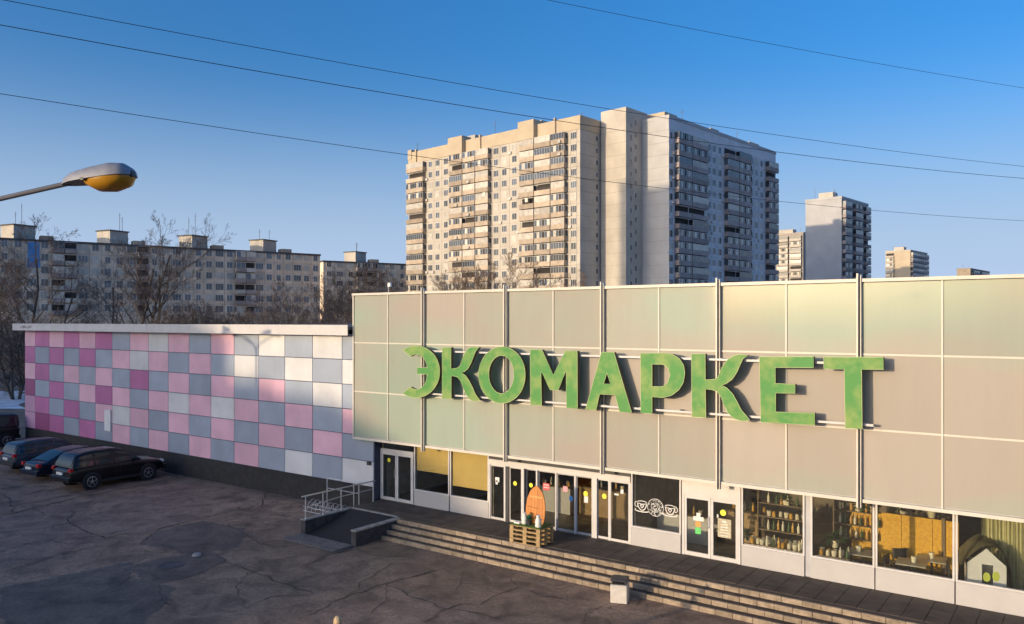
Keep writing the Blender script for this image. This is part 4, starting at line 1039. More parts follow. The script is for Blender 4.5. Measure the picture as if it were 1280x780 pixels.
SUV = dict(W=1.90, H=1.74, belt=1.08, r=.37, wy=(-1.40,1.38), tz=.99, hz=.84, bz=.56, pz=.80, doors=(-.92,-.02,.86), rails=True, lean=.30, garnish=True,
  st=[(-2.36,.50,.90,.80),(-2.30,.40,1.02,.93),(-1.95,.32,1.09,.985),(-.9,.28,1.09,1),(.3,.28,1.09,1),(.95,.28,1.07,.995),(1.35,.30,1.04,.985),(1.85,.34,.99,.965),(2.2,.40,.90,.91),(2.36,.48,.74,.78)],
  top=[(-2.24,1.07),(-2.12,1.40),(-1.92,1.63),(-1.45,1.71),(-.7,1.74),(-.1,1.725),(.28,1.64),(.62,1.45),(1.10,1.07)],
  win=[(-1.98,-1.28),(-1.18,-.36),(-.28,.80)], rw=(-2.21,-1.96), fw=(.34,1.04), rail=(-1.75,.05))
SED = dict(W=1.82, H=1.45, belt=.93, r=.335, wy=(-1.38,1.36), tz=.84, hz=.68, bz=.48, pz=.68, doors=(-.75,.05,.85), strip=True, lean=.42, garnish=True,
  st=[(-2.42,.46,.80,.78),(-2.32,.36,.93,.90),(-1.9,.30,.96,.97),(-.9,.26,.94,1),(.3,.26,.93,1),(.95,.26,.92,.995),(1.4,.28,.88,.98),(1.95,.32,.79,.95),(2.28,.38,.70,.88),(2.42,.44,.58,.74)],
  top=[(-2.0,.93),(-1.55,1.13),(-1.1,1.33),(-.6,1.43),(-.1,1.45),(.25,1.39),(.65,1.21),(1.25,.92)],
  win=[(-1.35,-.42),(-.34,.86)], rw=(-1.9,-1.05), fw=(.28,1.16), rail=(-.9,.1))
WAG = dict(W=1.80, H=1.60, belt=1.00, r=.34, wy=(-1.30,1.30), tz=.96, hz=.76, bz=.52, pz=.76, doors=(-.85,0,.85), rails=True, lean=.32, bump_m=M['trim'],
  st=[(-2.22,.46,.90,.82),(-2.14,.36,.98,.94),(-1.7,.30,1.01,.99),(0,.26,1.01,1),(.95,.26,.99,.99),(1.35,.28,.95,.98),(1.85,.34,.88,.95),(2.12,.40,.80,.88),(2.24,.46,.66,.76)],
  top=[(-2.14,1.0),(-2.02,1.34),(-1.82,1.52),(-1.2,1.59),(-.4,1.60),(.1,1.56),(.5,1.38),(1.10,.99)],
  win=[(-1.88,-1.12),(-1.02,-.24),(-.16,.78)], rw=(-2.11,-1.86), fw=(.2,1.03), rail=(-1.65,.0))
JEP = dict(W=1.80, H=2.02, belt=1.25, r=.40, wy=(-1.30,1.30), tz=1.02, hz=.98, bz=.58, pz=.9, doors=(-.8,.1,.95), lean=.14, bump_m=M['trim'],
  st=[(-2.07,.50,1.15,.90),(-2.03,.42,1.24,.97),(-1.4,.38,1.25,1),(.9,.38,1.25,1),(1.0,.38,1.18,1),(1.95,.40,1.14,.98),(2.07,.46,1.0,.92)],
  top=[(-2.06,1.25),(-2.04,1.62),(-1.97,1.95),(-1.4,2.01),(-.3,2.02),(.5,1.99),(.75,1.68),(.98,1.24)],
  win=[(-1.9,-.92),(-.82,-.05),(.05,.74)], rw=(-2.05,-2.0), fw=(.56,.95), rail=(-1.5,.3))
GC = 'cars nosed in to the chequered wall'
for a in (('parked_suv','glossy black estate-style off-roader with roof rails, nearest parked car','car',(-38.85,20.07,0),SUV,paint('paint_black',(0.006,0.006,0.008)),R(1)),
          ('parked_saloon','dark navy saloon with chrome window trim, between the two taller cars','car',(-42.25,20.2,0),SED,paint('paint_navy',(0.006,0.010,0.024)),R(2)),
          ('parked_estate','dark blue-grey estate car left of the navy saloon','car',(-45.5,20.3,0),WAG,paint('paint_slate',(0.05,0.06,0.08)),R(0)),
          ('parked_jeep','boxy black upright off-roader at the far end of the wall','car',(-55.9,20.6,0),JEP,paint('paint_coal',(0.014,0.014,0.016)),R(178))):
    make_car(*a[:6], rz=a[6])['group'] = GC

# ------------------------------------------------------------------ street lamps
M['lamp_shell'] = mat('lamp_shell', (0.24,0.25,0.29), 0.5, var=0.15, scale=8); M['amber_bowl'] = mat('amber_bowl', (0.42,0.20,0.012), 0.25, var=0.15, scale=4); M['pole'] = mat('pole_metal', (0.09,0.095,0.12), 0.6, metal=0.3, var=0.2)
def lamp_head(parent, base, ang, L, tilt=7):
    """shell + amber bowl, pointing along heading ang from base (local coords)"""
    Mx = Matrix.Rotation(ang,3,'Z') @ Matrix.Rotation(R(-tilt),3,'Y')
    B = Vector(base)
    secs = []
    n = 14
    prof = [(0,.03,.03,.0),(.03,.055,.05,.0),(.09,.085,.085,.0),(.2,.12,.118,.0),(.45,.145,.142,.0),(.72,.15,.155,.0),(.88,.138,.135,.0),(.96,.105,.09,.0),(1.0,.04,.03,0)]
    vs = []; fs = []
    for (s_, w, h, z) in prof:
        for j in range(n):
            a = math.pi*j/(n-1); vs.append(B + Mx @ Vector((s_*L, -w*math.cos(a), .86*h*max(0,math.sin(a))**.8)))
    for i in range(len(prof)-1):
        for j in range(n-1): fs.append((i*n+j,i*n+j+1,(i+1)*n+j+1,(i+1)*n+j))
        fs.append((i*n+n-1,i*n,(i+1)*n,(i+1)*n+n-1))
    q = MB(); q.add(vs, fs); sh = q.build('lamp_shell', M['lamp_shell'], parent, True, rel=False, sharp=50)
    prof = [(.36,.02,.01),(.40,.10,.055),(.52,.135,.115),(.70,.145,.135),(.88,.125,.105),(.96,.075,.04),(.98,.02,.01)]
    vs = []; fs = []
    for (s_, w, h) in prof:
        for j in range(n):
            a = math.pi*j/(n-1); vs.append(B + Mx @ Vector((s_*L, -w*math.cos(a), -.004-.82*h*max(0,math.sin(a))**.7)))
    for i in range(len(prof)-1):
        for j in range(n-1): fs.append((i*n+j,i*n+j+1,(i+1)*n+j+1,(i+1)*n+j))
        fs.append((i*n+n-1,i*n,(i+1)*n,(i+1)*n+n-1))
    q = MB(); q.add(vs, fs); q.build('lamp_bowl', M['amber_bowl'], parent, True, rel=False, sharp=60)
    q = MB(); q.obox(B + Mx @ Vector((L*.97,0,.012)), (.05,.05,.05), Mx); q.obox(B + Mx @ Vector((L*.42,-.13,.0)), (.03,.03,.025), Mx); q.build('clasp', M['dark_metal'], parent, rel=False)
hb = at_t(80, 227.5, 7.0); ht = at_t(167, 216, 6.9)
ax = Vector((ht.x-hb.x, ht.y-hb.y, 0)); Lh = ax.length; ang = math.atan2(ax.y, ax.x)
pole = hb - ax.normalized()*1.35; pole.z = 0
lamp = thing('street_lamp', 'street lamp arm with grey shell and amber bowl reaching in from the left', 'street lamp', (pole.x, pole.y, 0))
lb = Vector((hb.x-pole.x, hb.y-pole.y, hb.z))
q = MB(); q.lathe([(.11,0),(.11,.9),(.07,1.0),(.055,hb.z-.45)], 14); q.build('pole', M['pole'], lamp, True, rel=False)
q = MB(); dxy = Vector((lb.x,lb.y,0)).normalized()
q.path([(0,0,hb.z-.5),(dxy.x*.1,dxy.y*.1,hb.z-.33),(dxy.x*.35,dxy.y*.35,hb.z-.2),(lb.x,lb.y,lb.z-.02),(lb.x+dxy.x*.06,lb.y+dxy.y*.06,lb.z-.01)], .022, 10); q.build('arm', M['pole'], lamp, True, rel=False)
lamp_head(lamp, (lb.x,lb.y,lb.z-.03), ang, Lh, 6)
# three-armed lamp out of view on the left; its shadow lies on the chequered wall
zj = 6.35 + 20.1*1.063*math.tan(R(SUN_EL)) + .3
l3 = thing('street_lamp', 'three-armed street lamp whose shadow falls on the chequered wall', 'street lamp', (-38.7, 3.0, 0))
q = MB(); q.lathe([(.12,0),(.12,1.0),(.08,1.1),(.06,zj)], 14); q.build('pole', M['pole'], l3, True, rel=False)
for a in (8, 128, 188):
    d = Vector((math.cos(R(a)), math.sin(R(a)), 0))
    q = MB(); q.path([(0,0,zj-.1), tuple(d*.3+Vector((0,0,zj+.15))), tuple(d*1.25+Vector((0,0,zj+.5)))], .035, 8); q.build('arm', M['pole'], l3, True, rel=False)
    lamp_head(l3, tuple(d*1.22+Vector((0,0,zj+.5))), R(a), .8, 10)

# ------------------------------------------------------------------ overhead wires
M['wire'] = mat('wire_black', (0.015,0.015,0.02), 0.6, var=0.1)
def wire(p0, p1, p2, t0, t2, r, label, s0=-1.4, s1=2.6):
    A = at_t(p0[0],p0[1],t0); B = at_t(p2[0],p2[1],t2)
    dx, dy = ray(p1[0]); D = B-A                         # where the middle sight line crosses the wire's vertical plane
    det = dx*(-D.y) - dy*(-D.x)
    tm = (A.x*(-D.y) - A.y*(-D.x))/det
    sm = ((tm*dx-A.x)*D.x+(tm*dy-A.y)*D.y)/(D.x**2+D.y**2); zm = CZ-(p1[1]-401)*tm/1000
    k = (zm-(A.z+(B.z-A.z)*sm))/(sm*(sm-1))
    pts = []
    for i in range(61):
        s_ = s0+(s1-s0)*i/60; sc_ = min(max(s_,-.35),1.35)          # beyond its two poles the line runs on level
        pts.append((A.x+D.x*s_, A.y+D.y*s_, A.z+(B.z-A.z)*sc_+k*sc_*(sc_-1)))
    q = MB(); q.path(pts, r, 5)
    tag(q.build('overhead_wire', M['wire'], smooth=True), label, 'wire', 'overhead wires')
wire((0,-1),(640,116),(1280,208),15,31,.007,'topmost black wire crossing from the upper left corner to the right')
wire((0,31),(640,142),(1280,223),15.5,31,.0085,'second black wire, just below the topmost one on the left')
wire((0,117),(505,193),(1280,276),18,40,.008,'lowest black wire, crossing in front of the tower block')
wire((685,0),(980,58),(1280,110),15,20.5,.0045,'faint thin wire in the upper right of the sky', -2.2, 4.0)

# ------------------------------------------------------------------ distant buildings
M['tower_wall'] = mat('tower_wall', (0.53,0.49,0.42), 0.8, var=0.14, scale=0.2)
M['tower_wall2'] = mat('tower_wall_cool', (0.50,0.50,0.50), 0.8, var=0.10, scale=0.25)
M['tower_band'] = mat('tower_parapet', (0.54,0.45,0.325), 0.8, var=0.10, scale=0.3)
M['sash_glass'] = mat('open_sash_glass', (0.20,0.19,0.17), 0.34, var=0.3, scale=1.5, spec=0.5)
M['balc_tan'] = mat('balcony_tan', (0.50,0.41,0.31), 0.8, var=0.2, scale=0.6, rand=.32)
M['balc_brown'] = mat('balcony_brown', (0.40,0.34,0.32), 0.8, var=0.2, scale=0.4, rand=.25)
M['seam'] = mat('panel_seam', (0.20,0.19,0.18), 0.9, var=0.1)
M['win_frame'] = mat('far_frame', (0.62,0.60,0.56), 0.6, var=0.1, rand=.2)
M['loggia_dark'] = mat('loggia_dark', (0.045,0.04,0.04), 0.8, var=0.3, rand=.4)
M['slab_wall'] = mat('slab_wall', (0.84,0.69,0.53), 0.85, var=0.25, scale=0.35)
M['slab_tile'] = mat('slab_panel', (0.40,0.355,0.31), 0.85, var=0.12, scale=0.5, rand=.12)
M['pipe'] = mat('drain_pipe', (0.25,0.25,0.26), 0.6, var=0.1)
def win_mesh(w, h, nm='window', frame=M['win_frame'], split=2):
    """local: x along the facade, -y outward, z up; origin bottom centre"""
    q = MB(); q.mi = 0; t = .09
    q.box(-w/2,-.05,0,w/2,.03,t); q.box(-w/2,-.05,h-t,w/2,.03,h); q.box(-w/2,-.05,t,-w/2+t,.03,h-t); q.box(w/2-t,-.05,t,w/2,.03,h-t)
    for i in range(1,split): x = -w/2+w*i/split; q.box(x-.04,-.045,t,x+.04,.03,h-t)
    q.mi = 1; q.quad((-w/2+t,-.02,t),(w/2-t,-.02,t),(w/2-t,-.02,h-t),(-w/2+t,-.02,h-t))
    return q.mesh(nm, [frame, M['far_glass']], fix=False)
def glaz_mesh(w, kind, depth=1.2):
    q = MB(); h = 1.42; t = .07; n = max(2, int(w/.8))
    if kind == 'open':
        q.mi = 2; q.box(-w/2+.05, -.06, 0, w/2-.05, -.03, h); q.mi = 0; q.box(-w/2,-depth,h-.1,w/2,-depth+.08,h)
    else:
        q.mi = 0
        for i in range(n+1): x = -w/2+.04+(w-.08)*i/n; q.box(x-t/2,-depth,0,x+t/2,-depth+.06,h)
        q.box(-w/2+.08,-depth+.001,h-t,w/2-.08,-depth+.059,h)
        q.mi = 1 if kind == 'glass' else 3
        if kind == 'mixed':
            for i in range(n):
                x0 = -w/2+.08+(w-.16)*i/n; q.mi = (1,3,1,2)[i % 4]; q.quad((x0,-depth+.03,0),(x0+(w-.16)/n,-depth+.03,0),(x0+(w-.16)/n,-depth+.03,h-t),(x0,-depth+.03,h-t))
        else: q.quad((-w/2+.04,-depth+.03,0),(w/2-.04,-depth+.03,0),(w/2-.04,-depth+.03,h-t),(-w/2+.04,-depth+.03,h-t))
        for sx in (-1,1): q.mi = 1; q.quad((sx*(w/2-.04),-depth+.03,0),(sx*(w/2-.04),-.02,0),(sx*(w/2-.04),-.02,h-t),(sx*(w/2-.04),-depth+.03,h-t))
    return q.mesh('glazing', [M['win_frame'], M['far_glass'], M['loggia_dark'], M['blinds_far']], fix=False)
M['blinds_far'] = mat('far_curtained_glass', (0.60,0.56,0.48), 0.25, var=0.25, scale=0.8, rand=.2)
def balc_mesh(w, m, depth=1.2, ph=1.15):
    q = MB(); q.box(-w/2,-depth,0,w/2,-depth+.1,ph); q.box(-w/2,-depth+.101,0,-w/2+.1,0,ph); q.box(w/2-.1,-depth+.101,0,w/2,0,ph); q.box(-w/2+.101,-depth+.101,.0,w/2-.101,0,.14)
    return q.mesh('balcony', m, fix=False)
class Face:
    """helper frame for one facade: origin point, unit direction along it, outward normal to the camera side"""
    def __init__(s, A, B):
        s.A = Vector((A[0],A[1],0)); d = Vector((B[0]-A[0],B[1]-A[1],0)); s.L = d.length; s.d = d.normalized(); s.rz = math.atan2(s.d.y,s.d.x)
    def along(s, px):          # metres from A at which the facade is seen at column px
        dx, dy = ray(px); det = s.d.x*(-dy) - s.d.y*(-dx)
        return ((-s.A.x)*(-dy) - (-s.A.y)*(-dx))/det
    def pt(s, a, z, out=0): n = Vector((s.d.y,-s.d.x,0)); p = s.A + s.d*a + n*out; return Vector((p.x,p.y,z))
def wallprism(name, poly, z0, z1, m, parent):
    q = MB(); n = len(poly); q.add([(x,y,z0) for x,y in poly]+[(x,y,z1) for x,y in poly], [tuple(range(n-1,-1,-1)), tuple(range(n,2*n))]+[(i,(i+1)%n,n+(i+1)%n,n+i) for i in range(n)])
    return q.build(name, m, parent)

# --- the tall L-shaped tower block in the middle
e1 = Vector((.9925,-.122,0)); e2 = Vector((.122,.9925,0))
Bc = Vector((-93.5,154.6,0)); RZ = 54.2
def TB(a, b): p = Bc + e1*a + e2*b; return (p.x, p.y)
tower = thing('tower_block', 'tall L-shaped cream panel tower block standing behind the market hall', 'building', (Bc.x, Bc.y, 0))
wallprism('wall', [TB(-60,0),TB(0,0),TB(0,13.9),TB(-60,13.9)], 0, RZ-3.1, M['tower_wall'], tower)
wallprism('parapet', [TB(-60.1,-.12),TB(.1,-.12),TB(.1,14),TB(-60.1,14)], RZ-3.09, RZ, M['tower_band'], tower)
wallprism('stair_tower', [TB(.3,7.4),TB(7.3,7.4),TB(7.3,16),TB(.3,16)], 0, RZ+2.0, M['tower_wall'], tower)
wallprism('wall', [TB(2,13.92),TB(14.4,13.92),TB(14.4,68.5),TB(2,68.5)], 0, RZ-.6, M['tower_wall2'], tower)
wallprism('parapet', [TB(1.9,13.85),TB(14.52,13.85),TB(14.52,68.6),TB(1.9,68.6)], RZ-.595, RZ+.2, M['tower_wall2'], tower)
FL = Face(TB(-60,0), TB(0,0)); FRt = Face(TB(14.4,13.92), TB(14.4,68.5)); FST = Face(TB(7.3,7.4), TB(7.3,13.9)); FSF = Face(TB(.3,7.4),TB(7.3,7.4)); FEN = Face(TB(7.3,13.92),TB(14.4,13.92)); FSB = Face(TB(0,0),TB(0,7.4))
pf = [FRt.pt(.02,0,0), FRt.pt(FRt.L-.02,0,0), FRt.pt(FRt.L-.02,0,.02), FRt.pt(.02,0,.02)]
wallprism('facade', [(p.x,p.y) for p in pf], 6, RZ-.62, mat('tower_facade_white', (0.74,0.75,0.77), 0.8, var=0.12, scale=0.4), tower)  # white sheet added to brighten the long face that stands in shade
FH = 2.78; NF = 15
zf = [RZ-3.1-FH*(i+1) for i in range(NF)]      # floor levels, top down
WM = [win_mesh(1.5,1.6), win_mesh(1.7,1.6,split=3)]; WMc = WM[1].copy(); WMc.materials[1] = M['blinds_far']; WM.append(WMc); WN = win_mesh(.8,1.3,split=1)
fc = lambda f, a, b: (f.along(a)+f.along(b))/2
def put_win(f, a, z, me, par): put('window', me, par, f.pt(a, z, .03), (0,0,f.rz), rel=True)
def stack(f, pa, pb, bm_key, par, floors, kinds, depth=1.2, cache={}):
    a, b_ = f.along(pa), f.along(pb); w = abs(b_-a)-.12; c = (a+b_)/2; key = (round(w,2), bm_key, depth)
    if key not in cache: cache[key] = balc_mesh(w, M[bm_key], depth), {k: glaz_mesh(w,k,depth-.02) for k in ('glass','mixed','blind','open')}
    bmz, gl = cache[key]
    for z in floors:
        o = put('balcony', bmz, par, f.pt(c, z, .005), (0,0,f.rz), rel=True)
        g_ = put('glazing', gl[rnd.choice(kinds)], o, (0,0,1.152))
K1 = ['mixed','mixed','blind','blind','open','mixed','glass']; K2 = ['glass','mixed','mixed','open','blind','mixed','blind']
for a, b_, k in ((511.5,532.6,K1),(565,581.5,K1),(582,597.5,K1),(598,614,['blind','blind','mixed']),(652.5,671,K1),(671.5,691.5,K1),(692,709.5,['blind','mixed','glass'])): stack(FL, a, b_, 'balc_tan', tower, zf, k)
for px in (538,547,557.5,620,630.5,643,717):
    for z in zf: put_win(FL, FL.along(px), z+.75, WM[rnd.choice((0,1,1,2))], tower)
for a, b_ in ((843,860),(860.5,880.5),(905,919),(919.5,935),(956.5,968.5)): stack(FRt, a, b_, 'balc_brown', tower, zf+[], K2)
for px in (838.3,886,892.5,899.5,939.5,945.3,951.5):
    for z in zf: put_win(FRt, FRt.along(px), z+.75+.0, WM[rnd.choice((0,1,0,2))], tower)
for i, z in enumerate(zf+[zf[0]+FH]):
    for px in (788.5,794.5): put_win(FST, FST.along(px), z+.6+(.9 if px>790 else 0), WN, tower)
for z in zf: put_win(FSB, 6.2, z+.9, WN, tower)
# raised bays, roof huts, drain pipe joints
def bx_on(f, a0, a1, out0, out1, z0, z1, m, par, nm):
    p = [f.pt(a0,0,out0), f.pt(a1,0,out0), f.pt(a1,0,out1), f.pt(a0,0,out1)]
    return wallprism(nm, [(v.x,v.y) for v in p], z0, z1, m, par)
for a, b_ in ((565,581.5),(652.5,671)): bx_on(FL, FL.along(a)-.2, FL.along(b_)+.1, 1.3, -2.0, RZ-3.4, RZ+1.1, M['tower_band'], tower, 'raised_bay')
for a in (512.5,):  bx_on(FL, FL.along(a)-.6, FL.along(a)+.9, .3, -3, RZ-2, RZ+.7, M['tower_band'], tower, 'raised_bay')
for px in (521,601,694.5): bx_on(FL, FL.along(px)-.25, FL.along(px)+.25, .5, -.1, RZ-3.2, RZ+.5, M['tower_band'], tower, 'vent_pier')
for a, b_, h in ((570,580,2.3),(655,663,2.2)): bx_on(FL, FL.along(a), FL.along(b_), -4, -9, RZ, RZ+h, M['tower_wall'], tower, 'roof_hut')
for a, b_ in ((845,866),(902,917),(950,966)): bx_on(FRt, FRt.along(a), FRt.along(b_)-2, -3, -8, RZ+.2, RZ+2.0, M['tower_band'], tower, 'roof_hut')
for z in [RZ-3.1-FH*i for i in range(0,NF+1)]:
    for f, a0, a1 in ((FSF,.02,6.98),(FEN,.05,7.05),(FSB,.05,7.3)):
        q = MB(); q.bar(f.pt(a0,z,.012), f.pt(a1,z,.012), .07, .03); q.build('panel_seam', M['seam'], tower)
q = MB()
for z in [RZ-3.1-FH*i for i in range(0,NF+1)]:
    q.bar(FL.pt(.1,z,.012), FL.pt(59.9,z,.012), .05, .03); q.bar(FRt.pt(.1,z,.032), FRt.pt(FRt.L-.1,z,.032), .05, .03)
for f, pxs, o_ in ((FL,(533.5,542.5,552.3,562.5,615.5,625.2,636.8,650.5,713.2,721),.013),(FRt,(842.3,882.5,889,896,903.5,936.5,942.3,948.3,955),.033)):
    for px in pxs: q.bar(f.pt(f.along(px),8,o_), f.pt(f.along(px),RZ-3.2,o_), .05, .03)
o = q.build('panel_joints', M['seam'], tower); o['kind'] = 'stuff'
# air conditioners dotted over both faces
acm = MB(); acm.cbox(-.4,-.35,0,.4,-.02,.6,.03); acm = acm.mesh('air_conditioner', M['win_frame'])
for f, pxs in ((FL,(534,542,561,626,638,648,704,713,575,590)), (FRt,(841,889,903,937,948))):
    for px in pxs:
        for z in rnd.sample(zf, 3): put('air_conditioner', acm, tower, f.pt(f.along(px), z+.1, .04 if px not in (575,590,704) else 1.25), (0,0,f.rz), rel=True)
for px, z_px in ((662.5,250),(609.5,243)):      # two panes added and turned to throw the low sun back as glints
    a_ = FL.along(px); p = FL.pt(a_, 0, 1.32); t_ = p.x*(-S)+p.y*C; p.z = CZ-(z_px-401)*t_/1000
    hv = ((Vector((0,0,CZ))-p).normalized() - LD).normalized()
    q = MB(); q.box(-.36,-.5,-.03,.36,.5,.03); o = put('open_sash', q.mesh('open_sash', M['sash_glass']), tower, p, rel=True); o.rotation_euler = hv.to_track_quat('Z','Y').to_euler()
for px, f, zt in ((515,FL,3),(748,FL,1),(612,FL,4),(862,FRt,3.5),(930,FRt,3),(553,FL,2.6)):
    q = MB(); p = f.pt(f.along(px) if px != 748 else 59, RZ, -2); q.path([p, p+Vector((0,0,zt))], .05, 4); q.bar(p+Vector((-.6,0,zt*.8)), p+Vector((.6,0,zt*.8)), .05, .05); q.build('aerial', M['pole'], tower)

# --- the long nine-storey slab on the left (and the second one behind its far end)
def slab_block(name, label, A, B, depth, roof_z, nb, loggias, huts, first_floor=3, seed=1, stop=9):
    f = Face(A, B); t = thing(name, label, 'building', (A[0],A[1],0)); r = random.Random(seed)
    n = Vector((f.d.y,-f.d.x,0))
    P_ = [f.pt(0,0), f.pt(f.L,0), f.pt(f.L,0,-depth), f.pt(0,0,-depth)]
    wallprism('wall', [(p.x,p.y) for p in P_], 0, roof_z-.45, M['slab_wall'], t)
    P_ = [f.pt(-.2,0,.25), f.pt(f.L+.2,0,.25), f.pt(f.L+.2,0,-depth-.25), f.pt(-.2,0,-depth-.25)]
    wallprism('roof', [(p.x,p.y) for p in P_], roof_z-.449, roof_z, M['roof'], t)
    FH_ = (roof_z-.9)/9; bay = f.L/nb
    w2 = win_mesh(1.45,1.6); w3 = win_mesh(2.0,1.6,split=3); w1 = win_mesh(1.15,1.5,split=2)
    w2c = w2.copy(); w2c.materials[1] = M['blinds_far']; w3c = w3.copy(); w3c.materials[1] = M['blinds_far']
    lm = balc_mesh(bay-.15, M['balc_brown'], 1.1, 1.0); lm2 = balc_mesh(bay-.15, M['blinds_far'], 1.1, 1.0)
    gl = {k: glaz_mesh(bay-.15,k,1.08) for k in ('glass','mixed','open','blind')}
    for i in range(nb):
        a = bay*(i+.5)
        for fl_ in range(first_floor, stop):
            z = .9+FH_*fl_
            if i in loggias:
                o = put('balcony', r.choice([lm,lm,lm2]), t, f.pt(a,z,.005), (0,0,f.rz), rel=True)
                put('glazing', gl[r.choice(['open','open','mixed','glass','blind'])], o, (0,0,1.002))
            else: put('window', r.choice([[w2,w2,w2c],[w1,w1,w2],[w2,w2c,w2],[w3,w3,w3c]][(i*7) % 4]), t, f.pt(a, z+.85, .03), (0,0,f.rz), rel=True)
    q = MB()     # panel seams standing out as thin ribs
    for fl_ in range(first_floor, 9): q.bar(f.pt(0,.9+FH_*fl_,.01), f.pt(f.L,.9+FH_*fl_,.01), .05, .03)
    for i in range(nb+1): q.bar(f.pt(bay*i,8,.012), f.pt(bay*i,roof_z-.5,.012), .05, .03)
    q.build('panel_seams', M['seam'], t)
    for a in huts:
        q = MB(); hc = f.pt(a,0,-6); HR = Matrix.Rotation(f.rz+R(27),3,'Z'); cs = [hc+HR @ Vector((u_*2.4,v_*2.3,0)) for u_,v_ in ((-1,-1),(1,-1),(1,1),(-1,1))]
        h = wallprism('roof_hut', [(p.x,p.y) for p in cs], roof_z+.001, roof_z+3.2, M['tower_wall'], t)
        cs = [hc+HR @ Vector((u_*2.65,v_*2.55,0)) for u_,v_ in ((-1,-1),(1,-1),(1,1),(-1,1))]
        wallprism('hut_roof', [(p.x,p.y) for p in cs], roof_z+3.202, roof_z+3.45, M['roof'], t)
        cs = [f.pt(a+4.0,0,-3), f.pt(a+6.6,0,-3), f.pt(a+6.6,0,-6), f.pt(a+4.0,0,-6)]
        wallprism('roof_vent', [(p.x,p.y) for p in cs], roof_z+.001, roof_z+1.2, M['balc_tan'], t)
        for k in range(2):
            q = MB(); p = f.pt(a+r.uniform(-2,2), roof_z+3.45, -4-k*2); hh = r.uniform(2,5.5); q.path([p,p+Vector((0,0,hh))], .05, 4)
            for zz in (.7,.85): q.bar(p+Vector((-.5,0,hh*zz)), p+Vector((.5,0,hh*zz)), .04, .04)
            q.build('aerial', M['pole'], t)
    return t, f
def along_px(A, B, px): return Face(A,B).along(px)
A1, B1 = (-200.5,37.6), (-167.4,142.8); RZ1 = CZ+17.8
fA = Face(A1,B1)
huts1 = [fA.along(26), fA.along(147), fA.along(250), fA.along(339)]
nb1 = 44; bay1 = fA.L/nb1
log1 = set()
for a, b_ in ((62,100),(172,188),(298,322)):
    for i in range(nb1):
        if fA.along(a) <= bay1*(i+.5) <= fA.along(b_): log1.add(i)
slab1, _f = slab_block('apartment_slab', 'long nine storey grey-beige apartment slab filling the left background', A1, B1, 12, RZ1, nb1, log1, huts1)
# two blue posters hanging on its facade
for (px, py, w, h, m) in ((42,312,2.2,3.2,'blue'),(42,328,2.4,2.2,'blue')):
    a = fA.along(px); p = fA.pt(a,0,.08); t_ = p.x*(-S)+p.y*C; z = CZ-(py-401)*t_/1000
    q = MB(); q.obox((p.x,p.y,z), (w,.06,h), Matrix.Rotation(fA.rz,3,'Z')); q.build('poster', M[m], slab1)
A2, B2 = (-184.6,158.8), (-172.0,190.0)
slab_block('apartment_slab', 'second grey-blue apartment slab between the long slab and the tower', A2, B2, 12, CZ+17.9, 10, {3,4,8}, [Face(A2,B2).along(453)], seed=4)

